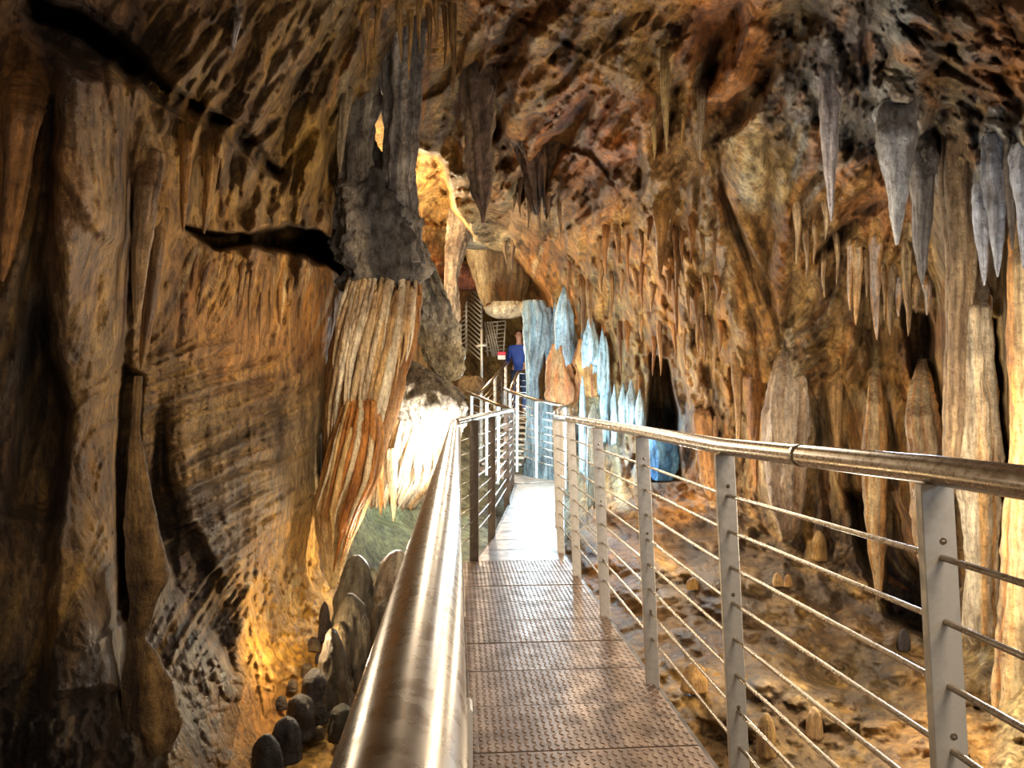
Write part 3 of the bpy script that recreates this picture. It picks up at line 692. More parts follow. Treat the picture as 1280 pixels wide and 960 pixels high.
# ================================================================== FREE-STANDING AND HANGING FORMATIONS
def formation(name, rows, D, col, label=None, cat=None, group=None, thick=.8, fl=0, fa=.12, na=.1, ns=3., jag=0, jagn=9, jagtop=0,
              col2=None, colbot=None, seed=None, parent=None, mat=None, cvar=.3, seg=None, res=3.5, ends=0):
    """a body of dripstone: a stack of rings whose left and right edges follow rows [(y, xl, xr)], with flutes and lumps"""
    seed = random.randrange(9999) if seed is None else seed
    if ends:
        r0, r1 = rows[0], rows[-1]; L = r1[0] - r0[0]; m0, m1 = .5 * (r0[1] + r0[2]), .5 * (r1[1] + r1[2]); w0, w1 = .5 * (r0[2] - r0[1]), .5 * (r1[2] - r1[1])
        rw = lambda r: (r[0], r[1], r[2], r[3] if len(r) > 3 else D)
        rows = [(r0[0] - ends * L, m0 - w0 * .25, m0 + w0 * .25, D + .9), (r0[0] - ends * .5 * L, m0 - w0 * .7, m0 + w0 * .7, D + .3)] + [rw(r) for r in rows] + [(r1[0] + .06 * L, m1 - w1 * .6, m1 + w1 * .6, D + .2)]
    rows = np.array(rows, float)
    y0, y1 = rows[0, 0], rows[-1, 0]
    n = int(max(10, min(110, abs(y1 - y0) / res)))
    yy = np.linspace(y0, y1, n)
    xl = np.interp(yy, rows[:, 0], rows[:, 1]); xr = np.interp(yy, rows[:, 0], rows[:, 2])
    if n > 14:
        for _ in range(2):
            for a in (xl, xr): a[1:-1] = .25 * a[:-2] + .5 * a[1:-1] + .25 * a[2:]
    Dv = np.interp(yy, rows[:, 0], rows[:, 3]) if rows.shape[1] > 3 else np.full(n, float(D))
    wmax = (xr - xl).max()
    S = seg or int(max(12, min(96, wmax * 1.1 + 8)))
    th = np.linspace(0, 2 * math.pi, S, endpoint=False)
    c = P((xl + xr) / 2, yy, Dv); hw = (xr - xl) / 2 * Dv / F
    T, N_ = np.meshgrid(th, np.arange(n))
    HW = hw[N_]
    s = N_ / (n - 1.)
    pos = c[N_] + (HW * np.cos(T))[..., None] * RT - (HW * thick * np.sin(T))[..., None] * FH
    mod = np.zeros_like(T)
    if fl:
        wob = fbm(np.stack([T * 0 + seed, s * 3, T * 0], -1), 2, 3) * .9
        f1 = np.abs(np.cos(T * fl / 2 + wob))
        f2 = np.abs(np.cos(T * round(fl * .43) + 1.3 * wob + 1))
        mod += fa * (f1 - .65) + fa * .6 * (f2 - .65)
    q_ = pos * np.array([1, 1, .5]) * ns * 3 / max(.25, wmax * Dv.mean() / F) ** .5 + seed * 1.37
    nz = fbm(q_, 4, seed % 50, .55)
    mod += na * nz * 1.6
    pos += (HW * mod)[..., None] * (np.cos(T)[..., None] * RT - np.sin(T)[..., None] * FH * thick)
    H = abs(c[0, 2] - c[-1, 2])
    if jag or jagtop:
        tt = T / (2 * math.pi) * jagn
        tooth = np.abs(((tt + .35 * np.sin(T * 3 + seed)) % 1) - .5) * 2
        am = .45 + .55 * vnoise(np.stack([np.floor(tt) * 1.7, T * 0 + seed, T * 0], -1), 9) ** 2 + .3
        pos[..., 2] += jag * H * tooth * am * smooth((s - .35) / .65)
        pos[..., 2] -= jagtop * H * tooth * am * smooth((.65 - s) / .65)
    Vv = pos.reshape(-1, 3)
    i = (np.arange(n - 1)[:, None] * S + np.arange(S)[None]); j = (np.arange(n - 1)[:, None] * S + (np.arange(S)[None] + 1) % S)
    Q = np.stack([i, i + S, j + S, j], -1).reshape(-1, 4)
    tip = len(Vv)
    ct, cb = pos[0].mean(0), pos[-1].mean(0)
    Vv = np.vstack([Vv, ct, cb])
    k = np.arange(S); k2 = (k + 1) % S
    cap1 = np.stack([k, k2, np.full(S, tip), np.full(S, tip)], -1)
    o = (n - 1) * S
    cap2 = np.stack([o + k2, o + k, np.full(S, tip + 1), np.full(S, tip + 1)], -1)
    Q = np.vstack([Q, cap1, cap2])
    # colour: streaks down the drip + patches
    st = fbm(np.stack([np.cos(T) * 3 + seed, np.sin(T) * 3, s * 1.2], -1), 4, 8, .6)
    base = srgb(col)[None, None] * np.ones(T.shape + (1,))
    if col2 is not None:
        a = smooth(st * 1.8 + .45)[..., None]; base = base * (1 - a) + srgb(col2) * a
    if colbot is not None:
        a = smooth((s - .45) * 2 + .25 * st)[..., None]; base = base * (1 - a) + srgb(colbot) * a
    C = np.clip(base * (1 + cvar * st[..., None] + .2 * nz[..., None]), .004, .93).reshape(-1, 3)
    C = np.vstack([C, C[0], C[-1]])
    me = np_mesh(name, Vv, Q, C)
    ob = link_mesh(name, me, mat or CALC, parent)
    if label: tag(ob, label, cat or 'rock formation', group)
    return ob


def stal(x, y0, y1, w_, col, label=None, group=None, D=None, lean=0, off=.3, name='stalactite', cat='stalactite', prof=.75, col2=None, **kw):
    if D is None:
        Dt = field(x, y0); Dm = min(field(x, y0 + (y1 - y0) * f) for f in (.25, .5, .75, 1)) - off * w_ * Dt / F - .03
        Dm = min(Dm, Dt); Dt = Dt + .5 * w_ * Dt / F
    else:
        Dt = Dm = D
    rows = []
    ph = random.random() * 6
    for k in range(15):
        s = k / 14
        ww = w_ * (smooth((s + .05) / .14) * .5 + .5) * ((1 - s) ** prof * .92 + .08) * (1 + .10 * math.sin(s * 11 + ph) * (1 - s)) * (1.35 - .35 * min(1, s / .12))
        if k == 14: ww = max(1.0, w_ * .06)
        xc = x + lean * s + 1.2 * math.sin(s * 5 + ph)
        rows.append((y0 + (y1 - y0) * s, xc - ww / 2, xc + ww / 2, Dt + (Dm - Dt) * smooth(s / .26)))
    kw.setdefault('fl', 5 if w_ > 14 else 3); kw.setdefault('fa', .14); kw.setdefault('na', .12)
    return formation(name, rows, Dm, col, label, cat, group, thick=.85, col2=col2, **kw)


# --- hanging pillars and dark mass in the middle left
formation('rock_pillar', [(30, 436, 480, 6.7), (80, 434, 478, 6.7), (125, 428, 474, 6.75), (180, 426, 464, 6.8), (240, 424, 462, 6.8), (290, 420, 470, 6.8), (320, 418, 480, 6.8)], 6.8, (104, 98, 96),
          'dark grey hanging rock pillar left of the narrow bright gap', 'rock pillar', fl=7, fa=.2, na=.22, col2=(150, 142, 132), mat=ROCK)
formation('rock_pillar', [(-30, 468, 540, 6.5), (40, 482, 530, 6.5), (100, 479, 524, 6.6), (160, 481, 522, 6.7), (230, 478, 518, 6.8), (290, 476, 524, 6.8), (330, 478, 530, 6.8)], 6.7, (92, 90, 94),
          'dark grey hanging rock pillar right of the narrow bright gap', 'rock pillar', fl=7, fa=.22, na=.16, col2=(160, 156, 156), mat=ROCK)
formation('rock_mass', [(150, 440, 462, 7.1), (200, 428, 480, 6.95), (250, 416, 508, 6.8), (275, 414, 518, 6.76), (300, 416, 524, 6.75), (325, 422, 527, 6.8), (348, 428, 526, 6.85), (366, 436, 522, 6.98), (390, 446, 512, 7.25)], 6.75, (96, 94, 96),
          'smooth dark grey rock bulge where both hanging pillars meet above the cream curtain', 'rock', fl=6, fa=.2, na=.3, ns=4, col2=(150, 142, 134), thick=.55, mat=ROCK)


def curtain(name, rows, D_, col, label, n, y_starts, y_ends, w0, thick, cols, wig=3, lift=0, group=None, **kw):
    """a sheet of flowstone with its raised folds as parts"""
    root_ = empty(name, tuple(P((rows[0][1] + rows[0][2]) / 2, rows[0][0], D_))); tag(root_, label, 'flowstone', group)
    formation('sheet', rows, D_, col, thick=thick, parent=root_, **kw)
    R_ = np.array(rows, float)
    for k in range(n):
        u = -.93 + 1.86 * (k + .5 + random.uniform(-.25, .25)) / n
        ya = random.uniform(*y_starts); yb = random.uniform(*y_ends)
        rr_ = []; ph = random.random() * 6; mw = random.uniform(.6, 1.25) * w0
        for q_ in range(22):
            s = q_ / 21; yv = ya + (yb - ya) * s
            xl = np.interp(yv, R_[:, 0], R_[:, 1]); xr = np.interp(yv, R_[:, 0], R_[:, 2]); m_ = (xl + xr) / 2; hw_ = (xr - xl) / 2
            x = m_ + hw_ * u * .98 + wig * math.sin(s * 5 + ph) * (.3 + s) * .8
            Dl = np.interp(yv, R_[:, 0], R_[:, 3]) if R_.shape[1] > 3 else D_
            Df = Dl - hw_ * Dl / F * thick * math.sqrt(max(.03, 1 - u * u)) * .97 - lift
            ww = mw * (.55 + .45 * math.sin(math.pi * min(1, s * 1.15 + .05))) * ((1 - s) ** .35 + .12)
            rr_.append((yv, x - ww / 2, x + ww / 2, Df))
        formation('fold', rr_, D_, random.choice(cols), thick=1.5, parent=root_, fl=0, na=.22, ns=5, seg=10, cvar=.25)
    return root_


curtain('flowstone_curtain', [(325, 446, 516, 7.1), (352, 434, 526, 6.9), (400, 420, 522, 6.8), (450, 410, 512, 6.8), (500, 404, 500, 6.8), (560, 404, 484, 6.8), (610, 400, 470, 6.8), (650, 402, 452, 6.8), (700, 404, 430, 6.8)], 6.8,
        (186, 146, 98), 'tall pleated cream flowstone curtain hanging below the dark grey rock bulge', 30, (322, 378), (450, 640), 9, .5, [(232, 210, 176), (220, 190, 146), (206, 168, 116), (240, 224, 196)], wig=4,
        fl=30, fa=.09, na=.06, col2=(150, 106, 60), seg=170, cvar=.4, jagtop=.07, jagn=24, lift=.05)
curtain('flowstone_lobe', [(440, 448, 458, 7.3), (475, 438, 468, 6.85), (510, 428, 474, 6.6), (550, 414, 478, 6.5), (600, 400, 470, 6.45), (640, 392, 452, 6.4), (680, 400, 438, 6.4), (722, 408, 424, 6.4), (736, 413, 418, 6.4)], 6.45,
        (206, 150, 84), 'orange and white flowstone lobe narrowing to a point below the pleated cream curtain', 13, (448, 545), (600, 716), 9, .5, [(236, 216, 180), (206, 140, 70), (226, 190, 130), (196, 128, 62)], wig=3,
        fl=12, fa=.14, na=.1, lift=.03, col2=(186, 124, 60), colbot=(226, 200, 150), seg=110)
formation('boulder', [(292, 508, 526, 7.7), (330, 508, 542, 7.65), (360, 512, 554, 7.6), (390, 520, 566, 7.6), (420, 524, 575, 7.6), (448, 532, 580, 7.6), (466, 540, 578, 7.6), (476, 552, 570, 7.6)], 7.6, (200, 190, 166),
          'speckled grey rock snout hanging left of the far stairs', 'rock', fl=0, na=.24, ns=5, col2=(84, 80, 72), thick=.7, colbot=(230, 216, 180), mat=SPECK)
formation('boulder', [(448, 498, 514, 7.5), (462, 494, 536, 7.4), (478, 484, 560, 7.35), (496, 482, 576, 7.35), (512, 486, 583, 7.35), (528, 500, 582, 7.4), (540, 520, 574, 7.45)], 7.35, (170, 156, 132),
          'brown-topped rock snout with a lit white underside painted on beside the handrail', 'rock', fl=0, na=.22, ns=5, col2=(96, 82, 66), thick=.7, colbot=(236, 232, 222), mat=SPECK)  # white underside is lamp light put into the colour
curtain('flowstone_curtain', [(480, 496, 566, 7.6), (500, 484, 578, 7.5), (530, 472, 580, 7.5), (560, 464, 574, 7.5), (590, 460, 558, 7.5), (615, 460, 540, 7.5), (640, 462, 516, 7.5)], 7.5,
        (236, 222, 196), 'brightly lit white flowstone curtain below the brown-topped snout', 24, (500, 530), (566, 640), 9, .5, [(240, 234, 222), (236, 220, 190), (226, 180, 120)], wig=1.5,
        fl=26, fa=.1, na=.05, col2=(226, 184, 124), jag=.42, jagn=22, seg=180)
for k, (x, y0, y1, w_, lb) in enumerate([(491, 560, 652, 17, 'longest white stalactite under the glowing curtain'), (475, 560, 644, 15, 'orange-edged stalactite left of the longest one under the glowing curtain'),
                                       (521, 560, 608, 9, 'third stalactite from the left under the glowing curtain'), (531, 560, 602, 8, 'fourth stalactite from the left under the glowing curtain'), (543, 555, 594, 8, 'last slim stalactite before the rail under the glowing curtain'),
                                       (462, 570, 628, 12, 'leftmost stalactite under the glowing curtain')]):
    stal(x, y0, y1, w_, (236, 214, 180) if k != 1 else (214, 140, 70), 'slim ' + lb, 'stalactites under the glowing curtain', D=7.25, col2=(232, 190, 130))

# --- hanging rocks at the middle of the roof
formation('hanging_rock', [(40, 566, 616, 7.6), (80, 574, 622, 7.7), (130, 578, 618, 7.8), (180, 582, 616, 7.9), (215, 584, 618, 8), (245, 590, 614, 8), (266, 600, 608, 8)], 7.8, (158, 134, 106),
          'long grey-brown draped rock hanging from the roof above the far stairs', 'rock drapery', fl=7, fa=.3, na=.2, col2=(106, 86, 76), mat=ROCK, ends=.2)
formation('hanging_rock', [(150, 640, 712, 8.6), (180, 642, 706, 8.7), (210, 650, 700, 8.8), (240, 656, 694, 8.8), (268, 664, 690, 8.8)], 8.7, (146, 112, 78),
          'brown fringed rock hanging right of the long grey-brown drapery', 'rock drapery', fl=9, fa=.25, na=.2, jag=.3, jagn=9, col2=(96, 74, 62), mat=ROCK, ends=.4)
formation('rock_arch', [(226, 580, 604, 13.6), (250, 568, 604, 13.5), (275, 560, 596, 13.5), (305, 557, 584, 13.5), (340, 556, 574, 13.5), (400, 552, 574, 13.5), (440, 550, 576, 13.5)], 13.5, (176, 158, 134),
          'pale grey rock leg left of the slab above the far stairs', 'rock', na=.25, fl=5, col2=(130, 112, 96), mat=ROCK)
formation('rock_slab', [(236, 606, 640), (252, 590, 664), (268, 578, 672), (285, 570, 674), (298, 566, 668), (308, 572, 650)], 13.8, (198, 186, 160), 'pale slab of rock bridging above the far stairs', 'rock', na=.22, col2=(170, 176, 170), thick=.5)
formation('flowstone_curtain', [(296, 574, 660), (320, 584, 664), (350, 592, 662), (378, 600, 656), (392, 606, 648)], 15.2, (206, 182, 140), 'ribbed cream curtain beneath the pale slab above the far stairs', 'flowstone', fl=26, fa=.14, na=.05, jag=.3, jagn=14, col2=(156, 128, 92), thick=.35, seg=130)
formation('rock_slab', [(378, 612, 660), (385, 606, 670), (393, 608, 660), (398, 620, 640)], 14.4, (214, 204, 180), 'thin pale slab at the foot of the ribbed cream curtain', 'rock', na=.2, thick=.6)

formation('boulder', [(332, 566, 590), (342, 560, 602), (352, 562, 606), (362, 570, 598)], 16, (170, 104, 80), 'reddish brown rock just above the far slanting bars', 'rock', na=.25, col2=(120, 70, 60), mat=ROCK)
formation('boulder', [(470, 572, 600), (480, 568, 606), (492, 570, 604), (500, 580, 600)], 14.5, (170, 140, 96), 'bumpy brown rock low between the snouts and the stairs', 'rock', na=.3, col2=(110, 80, 56), mat=SPECK)
# --- formations beyond the bend, with the cold light in their colour
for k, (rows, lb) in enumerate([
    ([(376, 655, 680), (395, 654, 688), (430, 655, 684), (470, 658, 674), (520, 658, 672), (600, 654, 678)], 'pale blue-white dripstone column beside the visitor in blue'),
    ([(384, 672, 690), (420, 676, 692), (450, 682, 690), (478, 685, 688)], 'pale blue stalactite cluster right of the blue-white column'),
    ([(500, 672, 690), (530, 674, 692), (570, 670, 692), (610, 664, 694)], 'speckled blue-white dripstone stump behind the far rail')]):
    formation('dripstone_column', rows, 12.4, COLDLITc, lb, 'dripstone column', fl=9, fa=.2, na=.15, jag=.1 if k == 1 else 0, jagn=5, col2=(150, 178, 192))
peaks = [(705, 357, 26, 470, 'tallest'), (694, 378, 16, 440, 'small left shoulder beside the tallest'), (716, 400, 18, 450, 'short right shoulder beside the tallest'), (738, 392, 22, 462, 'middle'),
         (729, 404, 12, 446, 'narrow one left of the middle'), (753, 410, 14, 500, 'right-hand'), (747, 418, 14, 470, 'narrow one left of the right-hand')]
for x, yt, w_, yb, lb in peaks:  # cold light on the wall, built as pale blue pointed shapes
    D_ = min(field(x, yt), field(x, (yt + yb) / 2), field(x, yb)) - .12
    formation('cold_lit_patch', [(yt, x - .6, x + .6), (yt + 12, x - w_ * .2, x + w_ * .2), (yt + 34, x - w_ * .42, x + w_ * .42), (yb - 12, x - w_ * .5, x + w_ * .5), (yb, x - w_ * .45, x + w_ * .45)], D_, COLDLITc,
              lb + ' pointed patch of ice-blue light modelled on the rock beyond the bend', 'cold-lit patch', fl=5, fa=.25, na=.12, jag=.22, jagn=5, col2=(170, 206, 224))
for x, yt, w_, yb, lb in [(757, 420, 13, 560, 'long streak of painted ice-blue light running down below the pointed patches'), (779, 478, 13, 532, 'left of the three low ice-blue light patches above the handrail'), (789, 474, 14, 536, 'middle of the three low ice-blue light patches above the handrail'),
                          (800, 486, 13, 540, 'right of the three low ice-blue light patches above the handrail'), (728, 470, 9, 600, 'thin strip of painted ice-blue light directly behind the handrail bend'), (741, 505, 16, 640, 'strip of painted ice-blue light between the second and third posts'),
                          (768, 480, 10, 560, 'short strip of painted ice-blue light below the right-hand pointed patch')]:
    D_ = min(field(x, yt), field(x, (yt + yb) / 2), field(x, yb)) - .1  # more cold light put into pale blue shapes on the wall
    formation('cold_lit_patch', [(yt, x - .6, x + .6), (yt + 16, x - w_ * .35, x + w_ * .35), ((yt + yb) / 2, x - w_ * .5, x + w_ * .5), (yb, x - w_ * .4, x + w_ * .4)], D_, COLDLITc, lb, 'cold-lit patch',
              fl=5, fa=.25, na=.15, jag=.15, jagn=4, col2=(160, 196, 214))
formation('boulder', [(430, 690, 704), (450, 684, 712), (480, 682, 722), (498, 680, 724), (506, 690, 716)], 11.6, (224, 176, 120), 'rounded tan flowstone boulder below the tallest pointed light patch', 'rock', na=.2, col2=(206, 128, 76), fl=5, thick=.8)
formation('boulder', [(424, 722, 744), (450, 716, 752), (480, 722, 754), (496, 730, 750)], 11.3, (220, 160, 92), 'orange-brown rounded boulder right of the tan one', 'rock', na=.2, col2=(150, 84, 50), fl=4, thick=.8)
formation('niche_glow_block', [(545, 812, 844), (560, 808, 848), (580, 810, 848), (600, 816, 842)], 9.6, (70, 130, 196), 'rock coloured as a deep blue glow at the foot of the dark niche', 'rock', na=.3, fl=0, col2=(110, 170, 220))  # blue glow of the niche put into the rock colour

# --- right wall: big hanging stalactites and columns
for x, y0, y1, w_, c, lb, g, pf in RS:
    stal(x, y0, y1, w_, c, lb, g, prof=pf, col2=tuple(int(v * .8) for v in c), off=.5, na=.2, fa=.2)
ORD = ['first', 'second', 'third', 'fourth', 'fifth', 'sixth', 'seventh', 'eighth', 'ninth', 'tenth', 'eleventh', 'twelfth', 'thirteenth', 'fourteenth', 'fifteenth', 'sixteenth']
for k, (x, y0, y1, w_) in enumerate(fr):
    stal(x, y0, y1, w_, CREc if k % 3 else WHc, 'white-tipped stalactite, %s from the left in the pale fringe on the right wall' % ORD[k], 'pale fringe on the right wall', off=.8, col2=(222, 170, 100), prof=.6)
for k, (x, y0, y1, w_) in enumerate(fr2):
    stal(x, y0, y1, w_, TANc, 'thin tan stalactite, %s of the small row left of the pale fringe' % ORD[k], 'small tan stalactites left of the pale fringe', off=.6, col2=CREc)
for rows, D_, c, c2, lb in COLS:
    D_ = min([D_] + [field((r[1] + r[2]) / 2, r[0]) for r in rows]) if D_ > 4.1 else D_
    formation('dripstone_column', rows, D_, c, lb, 'dripstone column', fl=7, fa=.15, na=.13, col2=c2, thick=.8, ends=.3)
for x, y0, y1, w_, c, lb in LS:
    stal(x, y0, y1, w_, c, lb, None, off=.7, col2=tuple(int(v * .75) for v in c))
# small stalactites over the right-hand orange face
for x, y, L, w_, c, bd, kk in SM:
    stal(x, y, y + L, w_, c, 'small stalactite, %s from the left in the %s band above the handrail' % (ORD[kk], bd), 'small stalactites on the orange face', off=.55, col2=BRc)
# top centre stalactites
for k, (x, y0, y1, w_) in enumerate([(500, -6, 78, 10), (512, 10, 100, 8), (524, -6, 66, 9), (536, 6, 92, 8), (545, -10, 60, 10), (556, 6, 84, 8), (457, 10, 90, 12), (471, 0, 70, 10), (520, 60, 130, 10), (566, 0, 120, 13)]):
    stal(x, y0, y1, w_, (180, 146, 92), 'thin ochre stalactite, %s of the row at the top edge left of centre' % ORD[k], 'thin stalactites at the top edge', off=.9, col2=(120, 96, 72))
for k, (x, y0, y1, w_) in enumerate([(650, 220, 272, 7), (660, 230, 290, 8), (674, 240, 300, 8), (686, 236, 282, 7), (700, 250, 300, 7), (642, 240, 266, 6), (632, 300, 330, 6), (641, 300, 336, 6)]):
    stal(x, y0, y1, w_, (150, 122, 92), 'brown stalactite, %s of those in the dark gap of the roof' % ORD[k], 'brown stalactites in the roof gap', off=.9)
# --- left wall stalactites
for x, y0, y1, w_, c, lb, ln in LL:
    stal(x, y0, y1, w_ * 1.15, c, lb, None, off=1.3 if x < 210 else .8, lean=ln, col2=tuple(int(v * .72) for v in c), prof=.6)
for k, x in enumerate(range(250, 432, 13)):
    y = 300 + (x - 240) * .18 + random.uniform(0, 8)
    stal(x + random.uniform(-3, 3), y + 8, y + random.uniform(70, 120), random.uniform(6, 10), random.choice([(190, 144, 78), (176, 120, 56), (150, 112, 70)]), 'ochre drip rib, %s from the left below the dark ledge' % ORD[k], 'ochre drip ribs below the dark ledge',
         lean=-14 if x < 300 else -5, off=.25, name='drip_rib', cat='stalactite', col2=(120, 84, 48))

hg = [(470, 168, 178), (540, 163, 175), (600, 160, 184), (650, 158, 196), (700, 158, 206), (725, 160, 208), (760, 162, 194), (796, 160, 180), (850, 156, 212), (900, 156, 228), (940, 176, 214)]
Dh = min(field(.5 * (r[1] + r[2]), r[0]) for r in hg[1:-1]) - .05
formation('dripstone_column', [r + (max(Dh, field(.5 * (r[1] + r[2]), r[0]) - .15) if r[0] > 800 else Dh,) for r in hg], Dh, (178, 138, 80), 'ochre dripstone column with a waist, swelling out at knee height on the left wall', 'dripstone column', fl=5, fa=.12, na=.16, col2=(120, 94, 66), mat=ROCK, thick=.7)
# --- stalagmites on the left floor
SG = [(497, 688, 806, 60, (214, 202, 180), 'tallest stalagmite, white on its right side, beside the near handrail'), (511, 690, 780, 26, (240, 238, 232), 'white stalagmite tip merging with the right of the tallest one'),
      (446, 694, 806, 52, (122, 116, 104), 'dark grey stalagmite left of the tallest one'), (438, 742, 850, 44, (116, 106, 90), 'grey-brown stalagmite in front of the dark grey one'), (479, 752, 830, 32, (150, 140, 120), 'stubby stalagmite in front of the tallest one'),
      (424, 778, 862, 26, (132, 116, 90), 'tan-grey twin stalagmite behind the blunt one'), (415, 786, 886, 36, (110, 98, 82), 'blunt olive-brown stalagmite in the middle of the left group'), (406, 752, 800, 14, (76, 64, 60), 'small dark pointed stalagmite at the left of the group'),
      (394, 836, 900, 26, (70, 62, 60), 'black rounded stalagmite below the blunt one'), (375, 868, 920, 26, (60, 54, 54), 'black knob on the left floor nearest the wall'), (358, 896, 950, 28, (58, 52, 54), 'round black knob at the bottom left'),
      (334, 918, 972, 26, (58, 52, 54), 'lowest black knob at the bottom left'), (408, 836, 868, 24, (96, 88, 78), 'low grey knob in front of the blunt stalagmite'), (428, 880, 922, 26, (72, 66, 56), 'low dark stump beside the near handrail')]
for x, yt, yb, w_, c, lb in SG:
    D_ = field(x, yb) - .1
    rows = [(yt + (yb - yt) * s, x - w_ / 2 * f * 1.25, x + w_ / 2 * f * 1.25) for s, f in (((0, .2), (.05, .5), (.16, .8), (.4, 1.0), (.7, 1.1), (1, 1.15)) if sum(c) < 200 else ((0, .12), (.04, .34), (.12, .5), (.3, .7), (.6, .9), (1, 1.15)))]
    formation('stalagmite', rows, D_, c, lb, 'stalagmite', na=.3, fl=0, ns=2.4, col2=tuple(int(v * .75) for v in c), thick=1.0, mat=GROUND if w_ < 30 else CALC)
for k, (x, yb, w_) in enumerate([(392, 812, 14), (400, 828, 12), (384, 846, 15), (366, 864, 14), (388, 902, 17), (352, 886, 15), (374, 928, 18), (345, 944, 16), (398, 924, 15), (322, 952, 15)]):
    formation('stalagmite', [(yb - w_ * 1.1, x - w_ * .15, x + w_ * .15), (yb - w_ * .95, x - w_ * .4, x + w_ * .4), (yb - w_ * .5, x - w_ * .55, x + w_ * .55), (yb, x - w_ * .6, x + w_ * .6)], field(x, yb) - .04, random.choice([(58, 52, 54), (74, 66, 58), (104, 90, 72)]),
              'tiny dark knob, %s counted from the back on the lower left floor' % ORD[k], 'stalagmite', 'tiny dark knobs on the lower left floor', na=.3, ns=2.4, mat=GROUND)
# small stumps on the right floor
for k, (x, yt, yb, w_, c) in enumerate([(1018, 884, 922, 22, (232, 196, 140)), (958, 892, 944, 26, (206, 166, 104)), (972, 716, 732, 13, (232, 190, 130)), (985, 718, 733, 11, (226, 176, 112)), (868, 828, 862, 34, (206, 160, 96)), (1024, 664, 700, 20, (196, 156, 96)), (866, 722, 736, 16, (206, 160, 90)), (1130, 786, 812, 16, (80, 74, 76))]):
    lbs = ['creamy stump on the mud floor below the near rods', 'tan stump by the foot of the fourth post', 'left of two tiny cream stumps on the mud floor', 'right of two tiny cream stumps on the mud floor', 'low ochre mound behind the foot of the second full post',
           'tan knob at the foot of the whitish column', 'small tan pebble mound behind the third post', 'dark stump in the dark hollow on the right']
    formation('stalagmite', [(yt, x - w_ * .12, x + w_ * .12), (yt + (yb - yt) * .2, x - w_ * .35, x + w_ * .35), ((yt + yb) / 2, x - w_ * .46, x + w_ * .46), (yb, x - w_ * .5, x + w_ * .5)], field(x, yb) - .02, c, lbs[k], 'stalagmite', na=.15, thick=.9)

# ================================================================== WALKWAY
def tube_mesh(name, pts, r, seg=12, closed=True):
    pts = [Vector(p) for p in pts]
    V_, Q_ = [], []
    n = len(pts)
    for k, p in enumerate(pts):
        a = (p - pts[k - 1]).normalized() if k else None
        b = (pts[k + 1] - p).normalized() if k < n - 1 else None
        t = (a + b).normalized() if a and b else (a or b)
        sc = 1 / max(.4, math.sqrt((1 + a.dot(b)) / 2)) if a and b else 1
        u = Vector((0, 0, 1)) if abs(t.z) < .9 else Vector((0, 1, 0))
        s = t.cross(u).normalized(); u = s.cross(t).normalized()
        for j in range(seg):
            th = 2 * math.pi * j / seg
            V_.append(p + s * (math.cos(th) * r * sc) + u * (math.sin(th) * r))
    for k in range(n - 1):
        for j in range(seg):
            j2 = (j + 1) % seg
            Q_.append((k * seg + j, k * seg + j2, (k + 1) * seg + j2, (k + 1) * seg + j))
    V_ += [pts[0], pts[-1]]
    for j in range(seg):
        j2 = (j + 1) % seg
        Q_.append((j2, j, n * seg, n * seg)); Q_.append(((n - 1) * seg + j, (n - 1) * seg + j2, n * seg + 1, n * seg + 1))
    return np_mesh(name, np.array([tuple(v) for v in V_]), np.array(Q_))


def hexa(name, a, b, c, d, h, bevel=.002):
    """slab from four lower corners raised by h"""
    bm = bmesh.new()
    lo = [bm.verts.new(v) for v in (a, b, c, d)]; hi = [bm.verts.new(Vector(v) + Vector(h)) for v in (a, b, c, d)]
    bm.faces.new(lo[::-1]); bm.faces.new(hi)
    for k in range(4): bm.faces.new((lo[k], lo[(k + 1) % 4], hi[(k + 1) % 4], hi[k]))
    bmesh.ops.recalc_face_normals(bm, faces=bm.faces)
    if bevel: bmesh.ops.bevel(bm, geom=bm.edges[:], offset=bevel, segments=1, affect='EDGES')
    me = bpy.data.meshes.new(name); bm.to_mesh(me); bm.free(); return me


bm = bmesh.new(); bmesh.ops.create_uvsphere(bm, u_segments=8, v_segments=6, radius=.0065)
bolt_me = bpy.data.meshes.new('bolt'); bm.to_mesh(bolt_me); bm.free(); bolt_me.materials.append(STEEL)


